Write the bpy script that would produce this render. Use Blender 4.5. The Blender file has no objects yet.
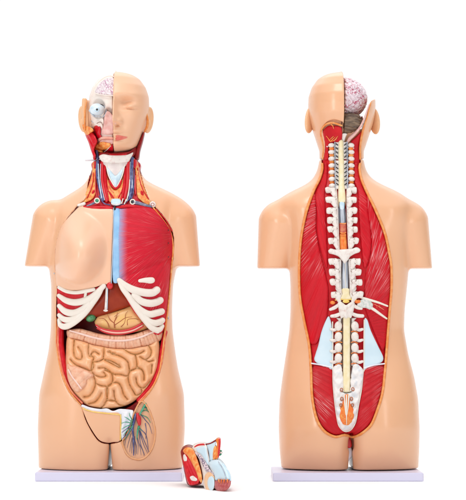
import bpy, bmesh, math, random
import numpy as np
import openvdb
from mathutils import Vector
from mathutils.geometry import delaunay_2d_cdt

random.seed(4)
np.random.seed(4)
S = 0.002            # metres per working unit
D = 2000.0           # camera distance in working units
UC, VC = 232.0, 345.0
ZG = -132.2          # table surface height in working units
COL = bpy.context.scene.collection

def W(u, v, y):
    k = (D + y) / D
    return ((u - UC) * k, y, (VC - v) * k)

def M3(p):
    return (p[0] * S, p[1] * S, (p[2] - ZG) * S)

# ------------------------------------------------------------------ materials
def new_mat(name):
    m = bpy.data.materials.new(name)
    m.use_nodes = True
    nt = m.node_tree
    b = nt.nodes['Principled BSDF']
    return m, nt, b

def N(nt, typ, **kw):
    n = nt.nodes.new(typ)
    for k, v in kw.items():
        setattr(n, k, v)
    return n

def rgb(c):
    return (c[0], c[1], c[2], 1.0)

def srgb(r, g, b):
    f = lambda x: (x / 255 / 12.92) if x / 255 <= 0.04045 else ((x / 255 + 0.055) / 1.055) ** 2.4
    return (f(r), f(g), f(b))

def mat(name, col, col2=None, scale=60, rough=0.35, bump=0.0, bscale=200, sss=0.0, coat=0.0,
        lo=0.42, hi=0.62, detail=4, stretch=None, attr=None, attrcol=None, wear=True):
    m, nt, b = new_mat(name)
    b.inputs['Roughness'].default_value = rough
    b.inputs['Coat Weight'].default_value = coat
    b.inputs['Coat Roughness'].default_value = 0.15
    if sss:
        b.inputs['Subsurface Weight'].default_value = sss
        b.inputs['Subsurface Radius'].default_value = (0.006, 0.003, 0.002)
        b.inputs['Subsurface Scale'].default_value = 1.0
    tc = N(nt, 'ShaderNodeTexCoord')
    vec = tc.outputs['Object']
    if stretch:
        mp = N(nt, 'ShaderNodeMapping')
        mp.inputs['Rotation'].default_value = (0, math.radians(stretch[0]), 0)
        mp.inputs['Scale'].default_value = stretch[1]
        nt.links.new(vec, mp.inputs['Vector'])
        vec = mp.outputs['Vector']
    out = None
    if col2:
        no = N(nt, 'ShaderNodeTexNoise')
        no.inputs['Scale'].default_value = scale
        no.inputs['Detail'].default_value = detail
        nt.links.new(vec, no.inputs['Vector'])
        cr = N(nt, 'ShaderNodeValToRGB')
        cr.color_ramp.elements[0].position = lo
        cr.color_ramp.elements[1].position = hi
        cr.color_ramp.elements[0].color = rgb(col)
        cr.color_ramp.elements[1].color = rgb(col2)
        nt.links.new(no.outputs['Fac'], cr.inputs['Fac'])
        out = cr.outputs['Color']
    if attr:
        at = N(nt, 'ShaderNodeAttribute', attribute_name=attr)
        mx = N(nt, 'ShaderNodeMix', data_type='RGBA')
        if out:
            nt.links.new(out, mx.inputs[6])
        else:
            mx.inputs[6].default_value = rgb(col)
        mx.inputs[7].default_value = rgb(attrcol)
        nt.links.new(at.outputs['Fac'], mx.inputs[0])
        out = mx.outputs[2]
    if out:
        nt.links.new(out, b.inputs['Base Color'])
    else:
        b.inputs['Base Color'].default_value = rgb(col)
    if bump:
        n2 = N(nt, 'ShaderNodeTexNoise')
        n2.inputs['Scale'].default_value = bscale
        n2.inputs['Detail'].default_value = 3
        nt.links.new(vec, n2.inputs['Vector'])
        bp = N(nt, 'ShaderNodeBump')
        bp.inputs['Strength'].default_value = bump
        bp.inputs['Distance'].default_value = 0.001
        nt.links.new(n2.outputs['Fac'], bp.inputs['Height'])
        nt.links.new(bp.outputs['Normal'], b.inputs['Normal'])
    if not wear: return m
    # faint handling wear in the gloss
    n3 = N(nt, 'ShaderNodeTexNoise')
    n3.inputs['Scale'].default_value = 25
    n3.inputs['Detail'].default_value = 2
    nt.links.new(tc.outputs['Object'], n3.inputs['Vector'])
    mr = N(nt, 'ShaderNodeMapRange')
    mr.inputs['To Min'].default_value = rough - 0.03
    mr.inputs['To Max'].default_value = rough + 0.05
    nt.links.new(n3.outputs['Fac'], mr.inputs['Value'])
    nt.links.new(mr.outputs['Result'], b.inputs['Roughness'])
    return m

def fibre_mat(name, col, light, ox, oz, freq=40, thr=(0.60, 0.72), rough=0.38, amount=0.8,
              ramp=None, coverage=None):
    """muscle: fine pale strands radiating from (ox, oz) given in metres of the object's own frame"""
    m, nt, b = new_mat(name)
    b.inputs['Roughness'].default_value = rough
    b.inputs['Specular IOR Level'].default_value = 0.25
    tc = N(nt, 'ShaderNodeTexCoord')
    sx = N(nt, 'ShaderNodeSeparateXYZ')
    nt.links.new(tc.outputs['Object'], sx.inputs[0])
    def math_(op, a, bb):
        n = N(nt, 'ShaderNodeMath', operation=op)
        for i, q in enumerate((a, bb)):
            if q is None: continue
            if isinstance(q, (int, float)): n.inputs[i].default_value = q
            else: nt.links.new(q, n.inputs[i])
        return n.outputs[0]
    dx = math_('SUBTRACT', sx.outputs[0], ox)
    dz = math_('SUBTRACT', sx.outputs[2], oz)
    ang = math_('ARCTAN2', dz, dx)
    r2 = math_('ADD', math_('MULTIPLY', dx, dx), math_('MULTIPLY', dz, dz))
    rad = math_('SQRT', r2, None)
    cb = N(nt, 'ShaderNodeCombineXYZ')
    nt.links.new(math_('MULTIPLY', ang, float(freq) * 1.7), cb.inputs[0])
    nt.links.new(math_('MULTIPLY', rad, 22.0), cb.inputs[1])
    no = N(nt, 'ShaderNodeTexNoise')
    no.inputs['Scale'].default_value = 1.0
    no.inputs['Detail'].default_value = 3
    nt.links.new(cb.outputs[0], no.inputs['Vector'])
    cr = N(nt, 'ShaderNodeValToRGB')
    cr.color_ramp.elements[0].position = thr[0]
    cr.color_ramp.elements[1].position = thr[1]
    cr.color_ramp.elements[0].color = (0, 0, 0, 1)
    cr.color_ramp.elements[1].color = (amount, amount, amount, 1)
    nt.links.new(no.outputs['Fac'], cr.inputs['Fac'])
    # patchy presence of the strands
    n2 = N(nt, 'ShaderNodeTexNoise')
    n2.inputs['Scale'].default_value = 18
    nt.links.new(tc.outputs['Object'], n2.inputs['Vector'])
    c2 = N(nt, 'ShaderNodeValToRGB')
    c2.color_ramp.elements[0].position = 0.42
    c2.color_ramp.elements[1].position = 0.62
    nt.links.new(n2.outputs['Fac'], c2.inputs['Fac'])
    fac = math_('MULTIPLY', cr.outputs['Color'], c2.outputs['Color'])
    if coverage:   # strands concentrated round a point, radius in metres
        d1 = math_('SUBTRACT', sx.outputs[0], coverage[0]); d2 = math_('SUBTRACT', sx.outputs[2], coverage[1])
        rr = math_('SQRT', math_('ADD', math_('MULTIPLY', d1, d1), math_('MULTIPLY', math_('MULTIPLY', d2, d2), coverage[3])), None)
        mr = N(nt, 'ShaderNodeMapRange')
        mr.inputs['From Min'].default_value = coverage[2]
        mr.inputs['From Max'].default_value = coverage[2] * 0.35
        nt.links.new(rr, mr.inputs['Value'])
        fac = math_('MULTIPLY', fac, mr.outputs['Result'])
    # slow tone change between bundles
    n4 = N(nt, 'ShaderNodeTexNoise')
    n4.inputs['Scale'].default_value = 0.35
    n4.inputs['Detail'].default_value = 4
    nt.links.new(cb.outputs[0], n4.inputs['Vector'])
    mx0 = N(nt, 'ShaderNodeMix', data_type='RGBA')
    mx0.inputs[6].default_value = rgb([c * 0.72 for c in col])
    mx0.inputs[7].default_value = rgb([min(1, c * 1.25) for c in col])
    nt.links.new(n4.outputs['Fac'], mx0.inputs[0])
    base = mx0.outputs[2]
    if ramp:   # (x0, x1, colour): painted blue cartilage running out into the red
        mr = N(nt, 'ShaderNodeMapRange')
        mr.inputs['From Min'].default_value = ramp[0]
        mr.inputs['From Max'].default_value = ramp[1]
        wob = math_('ADD', sx.outputs[0], math_('MULTIPLY', math_('SUBTRACT', no.outputs['Fac'], 0.5), 0.012))
        nt.links.new(wob, mr.inputs['Value'])
        mr.interpolation_type = 'SMOOTHSTEP'
        mx1 = N(nt, 'ShaderNodeMix', data_type='RGBA')
        mx1.inputs[6].default_value = rgb(ramp[2])
        nt.links.new(base, mx1.inputs[7])
        nt.links.new(mr.outputs['Result'], mx1.inputs[0])
        base = mx1.outputs[2]
    mx = N(nt, 'ShaderNodeMix', data_type='RGBA')
    nt.links.new(fac, mx.inputs[0])
    nt.links.new(base, mx.inputs[6])
    mx.inputs[7].default_value = rgb(light)
    nt.links.new(mx.outputs[2], b.inputs['Base Color'])
    bp = N(nt, 'ShaderNodeBump')
    bp.inputs['Strength'].default_value = 0.6
    bp.inputs['Distance'].default_value = 0.0016
    nt.links.new(no.outputs['Fac'], bp.inputs['Height'])
    nt.links.new(bp.outputs['Normal'], b.inputs['Normal'])
    return m

def vein_mat(name, base, vein, scale=70, width=0.05, col3=None, bump=0.6, warp=0.02, thr=0.5):
    """brain: lobules edged with thin painted vessels"""
    m, nt, b = new_mat(name)
    b.inputs['Roughness'].default_value = 0.33
    b.inputs['Coat Weight'].default_value = 0.2
    tc = N(nt, 'ShaderNodeTexCoord')
    no = N(nt, 'ShaderNodeTexNoise')
    no.inputs['Scale'].default_value = 60
    nt.links.new(tc.outputs['Object'], no.inputs['Vector'])
    sc = N(nt, 'ShaderNodeVectorMath', operation='SCALE')
    sc.inputs['Scale'].default_value = warp
    nt.links.new(no.outputs['Color'], sc.inputs[0])
    ad = N(nt, 'ShaderNodeVectorMath', operation='ADD')
    nt.links.new(tc.outputs['Object'], ad.inputs[0])
    nt.links.new(sc.outputs[0], ad.inputs[1])
    vo = N(nt, 'ShaderNodeTexVoronoi', feature='DISTANCE_TO_EDGE')
    vo.inputs['Scale'].default_value = scale
    nt.links.new(ad.outputs[0], vo.inputs['Vector'])
    cr = N(nt, 'ShaderNodeValToRGB')
    cr.color_ramp.elements[0].position = width * 0.5
    cr.color_ramp.elements[1].position = width
    cr.color_ramp.elements[0].color = (1, 1, 1, 1)
    cr.color_ramp.elements[1].color = (0, 0, 0, 1)
    nt.links.new(vo.outputs['Distance'], cr.inputs['Fac'])
    n2 = N(nt, 'ShaderNodeTexNoise')
    n2.inputs['Scale'].default_value = 90
    nt.links.new(tc.outputs['Object'], n2.inputs['Vector'])
    c2 = N(nt, 'ShaderNodeValToRGB')
    c2.color_ramp.elements[0].position = thr - 0.05
    c2.color_ramp.elements[1].position = thr + 0.05
    nt.links.new(n2.outputs['Fac'], c2.inputs['Fac'])
    mu = N(nt, 'ShaderNodeMath', operation='MULTIPLY')
    nt.links.new(cr.outputs['Color'], mu.inputs[0])
    nt.links.new(c2.outputs['Color'], mu.inputs[1])
    mx = N(nt, 'ShaderNodeMix', data_type='RGBA')
    mx.inputs[6].default_value = rgb(base)
    mx.inputs[7].default_value = rgb(vein)
    nt.links.new(mu.outputs[0], mx.inputs[0])
    nt.links.new(mx.outputs[2], b.inputs['Base Color'])
    c3 = N(nt, 'ShaderNodeMapRange')
    c3.inputs['From Max'].default_value = 0.25
    nt.links.new(vo.outputs['Distance'], c3.inputs['Value'])
    bp = N(nt, 'ShaderNodeBump')
    bp.inputs['Strength'].default_value = bump
    bp.inputs['Distance'].default_value = 0.003
    nt.links.new(c3.outputs['Result'], bp.inputs['Height'])
    nt.links.new(bp.outputs['Normal'], b.inputs['Normal'])
    return m

SKIN = (0.79, 0.44, 0.255)
RED = (0.50, 0.010, 0.018)
m_skin = mat('skin_paint', SKIN, (0.785, 0.44, 0.262), scale=7, rough=0.27, lo=0.0, hi=1.0, detail=2, wear=False, sss=0.12, coat=0.15)
m_face = mat('face_skin_paint', (0.79, 0.46, 0.29), (0.81, 0.49, 0.31), scale=7, rough=0.36, lo=0.0, hi=1.0, detail=2, wear=False, sss=0.15)
m_breast = mat('breast_skin_paint', (0.82, 0.49, 0.32), (0.84, 0.51, 0.345), scale=7, rough=0.3, lo=0.0, hi=1.0, detail=2, wear=False, sss=0.15, coat=0.1)
m_edge = mat('orange_cut_edge', (0.76, 0.24, 0.05), (0.80, 0.36, 0.12), scale=140, rough=0.4, bump=0.2)
m_pinkedge = mat('pink_cut_edge', (0.72, 0.13, 0.07), (0.78, 0.30, 0.14), scale=90, rough=0.35)
m_fat = mat('orange_fat', (0.80, 0.20, 0.03), (0.86, 0.42, 0.12), scale=150, rough=0.4, bump=0.7, bscale=330)
m_red = mat('muscle_red', (0.56, 0.002, 0.012), (0.66, 0.012, 0.022), scale=90, rough=0.36, bump=0.3, bscale=220, coat=0.2)
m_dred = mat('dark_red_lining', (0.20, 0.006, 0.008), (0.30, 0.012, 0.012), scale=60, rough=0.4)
m_bone = mat('bone_white', (0.78, 0.72, 0.67), (0.66, 0.50, 0.46), scale=150, rough=0.34, lo=0.5, hi=0.78, bump=0.55, bscale=230)
m_ribs = mat('rib_white', (0.80, 0.73, 0.65), (0.78, 0.68, 0.60), scale=50, rough=0.34, lo=0.5, hi=0.8)
m_cream = mat('cream_cord', (0.80, 0.68, 0.40), (0.84, 0.74, 0.52), scale=120, rough=0.4, bump=0.3)
m_ivory = mat('skull_ivory', (0.86, 0.76, 0.69), (0.84, 0.70, 0.63), scale=45, rough=0.36, bump=0.15)
m_pink = mat('pink_mucosa', (0.72, 0.38, 0.34), (0.78, 0.50, 0.45), scale=110, rough=0.38, bump=0.3)
m_cart = mat('pale_blue_cartilage', (0.50, 0.66, 0.76), (0.72, 0.80, 0.84), scale=60, rough=0.36)
m_fascia = mat('pale_blue_fascia', (0.56, 0.70, 0.78), (0.60, 0.73, 0.80), scale=40, rough=0.4)
m_vein = mat('vein_blue', (0.045, 0.055, 0.17), (0.13, 0.15, 0.32), scale=120, rough=0.33)
m_artery = mat('artery_red', (0.60, 0.012, 0.02), rough=0.32, coat=0.2)
m_nerve = mat('nerve_white', (0.82, 0.76, 0.66), rough=0.4)
m_yellow = mat('nerve_yellow', (0.82, 0.55, 0.10), (0.85, 0.62, 0.2), scale=120, rough=0.4)
m_green = mat('gall_green', (0.05, 0.22, 0.08), (0.08, 0.30, 0.12), scale=60, rough=0.3, coat=0.3)
m_lymph = mat('lymph_green', (0.03, 0.25, 0.14), (0.10, 0.42, 0.26), scale=200, rough=0.4)
m_liver = mat('liver_brown', (0.25, 0.020, 0.006), (0.33, 0.036, 0.010), scale=22, rough=0.34, coat=0.0, bump=0.1, bscale=120)
m_stomach = mat('stomach_paint', (0.80, 0.42, 0.18), (0.80, 0.50, 0.16), scale=26, rough=0.36, coat=0.2, bump=0.1)
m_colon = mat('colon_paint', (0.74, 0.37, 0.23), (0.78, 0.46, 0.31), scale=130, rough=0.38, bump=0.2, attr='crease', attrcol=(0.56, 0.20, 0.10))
m_taenia = mat('colon_band', (0.82, 0.58, 0.50), (0.80, 0.52, 0.44), scale=120, rough=0.38)
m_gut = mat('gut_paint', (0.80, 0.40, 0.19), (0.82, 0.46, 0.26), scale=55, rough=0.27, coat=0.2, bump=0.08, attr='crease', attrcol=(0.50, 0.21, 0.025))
m_sheet = mat('white_mesentery', (0.80, 0.80, 0.84), (0.70, 0.72, 0.80), scale=50, rough=0.4, bump=0.3)
m_plate = mat('lavender_plate', (0.66, 0.64, 0.80), rough=0.32)
m_black = mat('black_paint', (0.02, 0.02, 0.025), rough=0.3)
m_seam = mat('seam_shadow_line', (0.09, 0.02, 0.012), rough=0.6)  # dark line colour standing in for the shade in narrow gaps
m_metal = mat('steel', (0.55, 0.55, 0.58), rough=0.3)
m_metal.node_tree.nodes['Principled BSDF'].inputs['Metallic'].default_value = 0.9
m_lip = mat('lip_red', (0.68, 0.13, 0.10), (0.74, 0.20, 0.15), scale=90, rough=0.35)
m_ear = mat('ear_skin', (0.80, 0.45, 0.24), (0.82, 0.49, 0.28), scale=30, rough=0.36, sss=0.1)
m_brain = vein_mat('brain_pink', (0.80, 0.66, 0.71), (0.50, 0.05, 0.13), scale=75, width=0.06, thr=0.42, bump=0.4, warp=0.03)
m_brain2 = vein_mat('brain_pink_fine', (0.83, 0.70, 0.73), (0.50, 0.16, 0.34), scale=130, width=0.07, thr=0.51)
m_cereb = mat('cerebellum_brown', (0.09, 0.055, 0.035), (0.24, 0.16, 0.10), scale=60, rough=0.38, stretch=(20, (1, 1, 5)), bump=0.8, bscale=80)
m_orange = mat('orange_paint', (0.80, 0.16, 0.02), (0.82, 0.28, 0.05), scale=120, rough=0.36, bump=0.4)
m_cord = mat('grey_cord', (0.32, 0.35, 0.42), (0.55, 0.58, 0.63), scale=110, rough=0.36, stretch=(0, (3, 1, 0.3)))

for _m in (m_red, m_dred, m_liver):
    _m.node_tree.nodes['Principled BSDF'].inputs['Specular IOR Level'].default_value = 0.22
# ------------------------------------------------------------------ numpy geometry
def catmull(pts, closed, step):
    P = np.array(pts, float)
    n = len(P)
    out = []
    rng = range(n if closed else n - 1)
    for i in rng:
        if closed:
            a, b, c, d = P[(i - 1) % n], P[i], P[(i + 1) % n], P[(i + 2) % n]
        else:
            b, c = P[i], P[i + 1]
            a = P[i - 1] if i > 0 else 2 * b - c
            d = P[i + 2] if i + 2 < n else 2 * c - b
        L = np.linalg.norm((c - b)[:2]) if P.shape[1] == 2 else np.linalg.norm((c - b)[:3])
        k = max(1, int(round(L / step)))
        # centripetal-ish: limit tangents
        m1 = (c - a) * 0.5; m2 = (d - b) * 0.5
        for q, ml in ((m1, 1), (m2, 1)):
            nq = np.linalg.norm(q[:2])
            if nq > 1.2 * L and nq > 0: q *= 1.2 * L / nq
        for j in range(k):
            t = j / k
            h00 = 2 * t ** 3 - 3 * t ** 2 + 1; h10 = t ** 3 - 2 * t ** 2 + t
            h01 = -2 * t ** 3 + 3 * t ** 2; h11 = t ** 3 - t ** 2
            out.append(h00 * b + h10 * m1 + h01 * c + h11 * m2)
    if not closed: out.append(P[-1])
    return np.array(out)

def lin(pts, closed, step):
    P = np.array(pts, float); n = len(P); out = []
    for i in range(n if closed else n - 1):
        b, c = P[i], P[(i + 1) % n]
        k = max(1, int(round(np.linalg.norm((c - b)[:2]) / step)))
        for j in range(k): out.append(b + (c - b) * j / k)
    if not closed: out.append(P[-1])
    return np.array(out)

def seg_dist(Q, A, B):
    """min distance from points Q (n,2) to segments A-B (m,2)"""
    best = np.full(len(Q), 1e9)
    for a, b in zip(A, B):
        ab = b - a; L = max(1e-9, ab @ ab)
        t = np.clip(((Q - a) @ ab) / L, 0, 1)
        d = np.hypot(Q[:, 0] - a[0] - t * ab[0], Q[:, 1] - a[1] - t * ab[1])
        np.minimum(best, d, out=best)
    return best

def poly_sdf(Q, P):
    """signed distance, negative inside"""
    Q = np.asarray(Q, float); P = np.asarray(P, float)
    R = np.roll(P, -1, axis=0)
    d = seg_dist(Q, P, R)
    ins = np.zeros(len(Q), bool)
    for a, b in zip(P, R):
        if a[1] == b[1]: continue
        c = ((a[1] > Q[:, 1]) != (b[1] > Q[:, 1]))
        xi = (b[0] - a[0]) * (Q[:, 1] - a[1]) / (b[1] - a[1]) + a[0]
        ins ^= c & (Q[:, 0] < xi)
    return np.where(ins, -d, d)

def gsmooth(a, s):
    if s <= 0: return a
    r = int(3 * s) + 1
    k = np.exp(-0.5 * (np.arange(-r, r + 1) / s) ** 2); k /= k.sum()
    return np.convolve(np.pad(a, r, mode='edge'), k, 'valid')

def table(vs, tab, s=4):
    """rows keyed by picture height v -> smooth values at vs"""
    fine = np.arange(40, 500, 1.0)
    t = np.array(sorted(tab)); o = []
    for c in range(1, t.shape[1]):
        f = gsmooth(np.interp(fine, t[:, 0], t[:, c]), s)
        o.append(np.interp(vs, fine, f))
    return o

def smin(a, b, k):
    h = np.clip(0.5 + 0.5 * (b - a) / k, 0, 1)
    return b * (1 - h) + a * h - k * h * (1 - h)
def smax(a, b, k): return -smin(-a, -b, k)

class Grid:
    def __init__(s, u0, u1, v0, v1, y0, y1, h):
        s.h = h
        s.x = np.arange(u0 - UC, u1 - UC, h, dtype=np.float32)
        s.y = np.arange(y0, y1, h, dtype=np.float32)
        s.z = np.arange(VC - v1, VC - v0, h, dtype=np.float32)
        s.X = s.x[:, None, None]; s.Y = s.y[None, :, None]; s.Z = s.z[None, None, :]
        s.U = s.X + UC; s.V = VC - s.Z
        s.vs = VC - s.z
    def loft(s, c, w, near, far, n=2.3, dent=None):
        """rows along z: centre, half width, near (towards -y) and far depth"""
        c, w, near, far = [np.asarray(a, np.float32)[None, None, :] for a in (c, w, near, far)]
        Y = s.Y if dent is None else s.Y - dent * np.clip(-s.Y / 20.0, 0, 1)
        dx = np.abs(s.U - c); dep = np.where(s.Y < 0, near, far)
        w = np.maximum(w, 0.05); dep = np.maximum(dep, 0.05)
        r = ((dx / w) ** n + (np.abs(Y) / dep) ** n) ** (1 / n)
        p = np.sqrt(dx * dx + Y ** 2)
        r = np.maximum(r, 1e-4)
        return np.minimum(p * (1 - 1 / r), 60) + (p < 1e-3) * -5.0
    def cone(s, a, b, ra, rb, sy=1.0):
        """round cone, points (u, y, v)"""
        a = np.array([a[0] - UC, a[1], VC - a[2]]); b = np.array([b[0] - UC, b[1], VC - b[2]])
        ab = b - a; L = ab @ ab
        t = np.clip(((s.X - a[0]) * ab[0] + (s.Y - a[1]) * ab[1] + (s.Z - a[2]) * ab[2]) / L, 0, 1)
        d = np.sqrt((s.X - a[0] - t * ab[0]) ** 2 + ((s.Y - a[1] - t * ab[1]) / sy) ** 2 + (s.Z - a[2] - t * ab[2]) ** 2)
        return d - (ra + (rb - ra) * t)
    def ell(s, c, r):
        x = (s.U - c[0]) / r[0]; y = (s.Y - c[1]) / r[1]; z = (s.V - c[2]) / r[2]
        q = np.sqrt(x * x + y * y + z * z)
        return (q - 1) * min(r)
    def poly(s, P):
        """2-d signed distance of an (x,z) polygon, as an array over x and z"""
        XX, ZZ = np.meshgrid(s.x, s.z, indexing='ij')
        Q = np.stack([XX.ravel(), ZZ.ravel()], 1)
        lo = P.min(0) - 8; hi = P.max(0) + 8
        m = ((Q > lo) & (Q < hi)).all(1)
        out = np.full(len(Q), 8.0); out[m] = poly_sdf(Q[m], P)
        return out.reshape(XX.shape).astype(np.float32)
    def near_map(s, F):
        """first crossing from -y; nan where nothing"""
        neg = F < 0
        idx = neg.argmax(1); has = neg.any(1)
        i1 = np.clip(idx, 1, len(s.y) - 1)
        ii, kk = np.meshgrid(range(F.shape[0]), range(F.shape[2]), indexing='ij')
        f0 = F[ii, i1 - 1, kk]; f1 = F[ii, i1, kk]
        t = np.clip(f0 / np.where(np.abs(f0 - f1) < 1e-6, 1e-6, f0 - f1), 0, 1)
        Y = s.y[i1 - 1] + t * s.h
        return np.where(has, Y, np.nan)

class Depth:
    def __init__(s, g, Y):
        s.g = g
        A = Y.copy()
        for _ in range(14):      # let the map run a little past the outline
            nanm = np.isnan(A)
            if not nanm.any(): break
            acc = np.zeros_like(A); cnt = np.zeros_like(A)
            for dx, dz in ((1, 0), (-1, 0), (0, 1), (0, -1)):
                B = np.roll(np.roll(A, dx, 0), dz, 1)
                ok = ~np.isnan(B)
                acc[ok] += B[ok]; cnt[ok] += 1
            fill = nanm & (cnt > 0)
            A[fill] = acc[fill] / cnt[fill]
        A[np.isnan(A)] = 0
        s.A = A
    def xz(s, x, z):
        g = s.g
        fx = np.clip((np.asarray(x) - g.x[0]) / g.h, 0, len(g.x) - 1.001)
        fz = np.clip((np.asarray(z) - g.z[0]) / g.h, 0, len(g.z) - 1.001)
        i = fx.astype(int); k = fz.astype(int); a = fx - i; b = fz - k
        A = s.A
        return (A[i, k] * (1 - a) * (1 - b) + A[i + 1, k] * a * (1 - b) + A[i, k + 1] * (1 - a) * b + A[i + 1, k + 1] * a * b)
    def at(s, u, v):
        u = np.asarray(u, float); v = np.asarray(v, float)
        y = np.full(u.shape, -30.0)
        for _ in range(5):
            k = (D + y) / D
            y = s.xz((u - UC) * k, (VC - v) * k)
        return y
    def world_poly(s, pts):
        P = np.array(pts, float); y = s.at(P[:, 0], P[:, 1]); k = (D + y) / D
        return np.stack([(P[:, 0] - UC) * k, (VC - P[:, 1]) * k], 1)

class Flat:
    def __init__(s, f): s.f = f
    def at(s, u, v):
        return s.f(np.asarray(u, float), np.asarray(v, float)) + 0 * np.asarray(u, float)

# ------------------------------------------------------------------ objects
def setp(o, **kw):
    for k, v in kw.items():
        if v is not None: o[k] = v

def root(name, label, cat, u, group=None):
    o = bpy.data.objects.new(name, None)
    COL.objects.link(o)
    o.empty_display_size = 0.05
    o.location = ((u - UC) * S, 0, 0)
    setp(o, label=label, category=cat, group=group)
    return o

def origin_of(parent):
    loc = Vector((0, 0, 0)); p = parent
    while p is not None:
        loc += p.location; p = p.parent
    return loc

def link(name, V, F, mt, parent, smooth=True, mats=None, midx=None, attr=None, label=None, sharp=None):
    V = np.asarray(V, float)
    co = np.stack([V[:, 0] * S, V[:, 1] * S, (V[:, 2] - ZG) * S], 1)
    if parent is not None:
        l = origin_of(parent); co = co - np.array([l.x, l.y, l.z])
    me = bpy.data.meshes.new(name)
    me.from_pydata(co.tolist(), [], [tuple(int(i) for i in f) for f in F])
    for mm in (mats or [mt]): me.materials.append(mm)
    if midx is not None: me.polygons.foreach_set('material_index', np.asarray(midx, np.int32))
    if smooth: me.polygons.foreach_set('use_smooth', np.ones(len(me.polygons), bool))
    if attr is not None:
        a = me.attributes.new('crease', 'FLOAT', 'POINT')
        a.data.foreach_set('value', np.asarray(attr, np.float32))
    if len(me.polygons) < 60000:
        bm = bmesh.new(); bm.from_mesh(me); bmesh.ops.recalc_face_normals(bm, faces=bm.faces); bm.to_mesh(me); bm.free()
    me.update()
    if sharp: me.set_sharp_from_angle(angle=math.radians(sharp))
    o = bpy.data.objects.new(name, me)
    COL.objects.link(o)
    o.parent = parent
    if label: o['label'] = label
    return o

def vdb_mesh(g, F):
    gr = openvdb.FloatGrid(); gr.background = 3.0
    gr.copyFromArray(np.ascontiguousarray(np.clip(F, -3, 3).astype(np.float32)), tolerance=0.0)
    p, q = gr.convertToQuads(isovalue=0.0)
    p = np.asarray(p) * g.h + np.array([g.x[0], g.y[0], g.z[0]])
    q = np.asarray(q)[:, ::-1]
    a = q[:, [0, 1, 2, 3]].ravel(); b = q[:, [1, 2, 3, 0]].ravel()
    for _ in range(2):      # relax the lattice steps
        acc = np.zeros_like(p); cnt = np.zeros(len(p))
        for i, j in ((a, b), (b, a)):
            for c in range(3): acc[:, c] += np.bincount(i, p[j, c], len(p))
            cnt += np.bincount(i, minlength=len(p))
        p = p * 0.5 + 0.5 * acc / np.maximum(cnt, 1)[:, None]
    return p, q

def relief(name, pts, dep, mt, parent, off=0.0, thick=6.0, r=2.0, h=1.2, sp=1.3, smooth=True, bump=None,
           attr=None, inset=0.0, label=None, sharp=None):
    P = catmull(pts, True, sp) if smooth else lin(pts, True, sp)
    # orientation and optional inset
    R = np.roll(P, -1, 0)
    area = 0.5 * np.sum(P[:, 0] * R[:, 1] - R[:, 0] * P[:, 1])
    if area < 0: P = P[::-1]
    if inset:
        T = np.roll(P, -1, 0) - np.roll(P, 1, 0); T /= np.maximum(1e-6, np.linalg.norm(T, axis=1))[:, None]
        P = P + np.stack([-T[:, 1], T[:, 0]], 1) * inset
    keep = [0]
    for i in range(1, len(P)):
        if np.hypot(*(P[i] - P[keep[-1]])) > sp * 0.35: keep.append(i)
    P = P[keep]
    lo = P.min(0); hi = P.max(0)
    gx, gy = np.meshgrid(np.arange(lo[0], hi[0], sp), np.arange(lo[1], hi[1], sp * 0.87))
    gx = gx + (np.arange(gx.shape[0]) % 2)[:, None] * sp * 0.5
    Q = np.stack([gx.ravel(), gy.ravel()], 1)
    sd = poly_sdf(Q, P)
    Q = Q[sd < -0.45 * sp]
    # a ring close to the border makes the rounded lip
    T = np.roll(P, -1, 0) - np.roll(P, 1, 0); T /= np.maximum(1e-6, np.linalg.norm(T, axis=1))[:, None]
    rings = []
    for w in (0.12 * sp,):
        C = P + np.stack([-T[:, 1], T[:, 0]], 1) * w
        ok = poly_sdf(C, P) < -0.6 * w
        rings.append(C[ok])
    A = np.concatenate([P] + rings + [Q])
    n = len(P)
    res = delaunay_2d_cdt([Vector(a) for a in A.tolist()], [], [list(range(n))], 1, 1e-5)
    uv = np.array([(a.x, a.y) for a in res[0]])
    tri = [tuple(f) for f in res[2]]
    d = -poly_sdf(uv, P)
    # boundary edges straight from the triangles
    ec = {}
    fixed = []
    for f in tri:
        a, b, c = uv[f[0]], uv[f[1]], uv[f[2]]
        s2 = (b[0] - a[0]) * (c[1] - a[1]) - (b[1] - a[1]) * (c[0] - a[0])
        if s2 < 0: f = (f[0], f[2], f[1])
        fixed.append(f)
        for e in ((f[0], f[1]), (f[1], f[2]), (f[2], f[0])): ec[e] = ec.get(e, 0) + 1
    border = [e for e in ec if (e[1], e[0]) not in ec]
    d = np.maximum(d, 0)
    t = np.clip(d / r, 0, 1)
    dome = h * np.sqrt(np.maximum(0, 1 - (1 - t) ** 2))
    ex = bump(uv[:, 0], uv[:, 1], d) if bump else 0
    y0 = dep.at(uv[:, 0], uv[:, 1])
    y = y0 + off - dome - ex
    k = (D + y) / D
    F1 = np.stack([(uv[:, 0] - UC) * k, y, (VC - uv[:, 1]) * k], 1)
    yb = y0 + off + thick
    F2 = F1.copy(); F2[:, 1] = yb
    m = len(uv)
    V = np.concatenate([F1, F2])
    faces = [(f[0], f[1], f[2]) for f in fixed]
    faces += [(f[0] + m, f[2] + m, f[1] + m) for f in fixed]
    faces += [(e[1], e[0], e[0] + m, e[1] + m) for e in border]
    at = None
    if attr is not None:
        a1 = attr(uv[:, 0], uv[:, 1], d); at = np.concatenate([a1, a1])
    return link(name, V, faces, mt, parent, attr=at, label=label, sharp=sharp)

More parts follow.
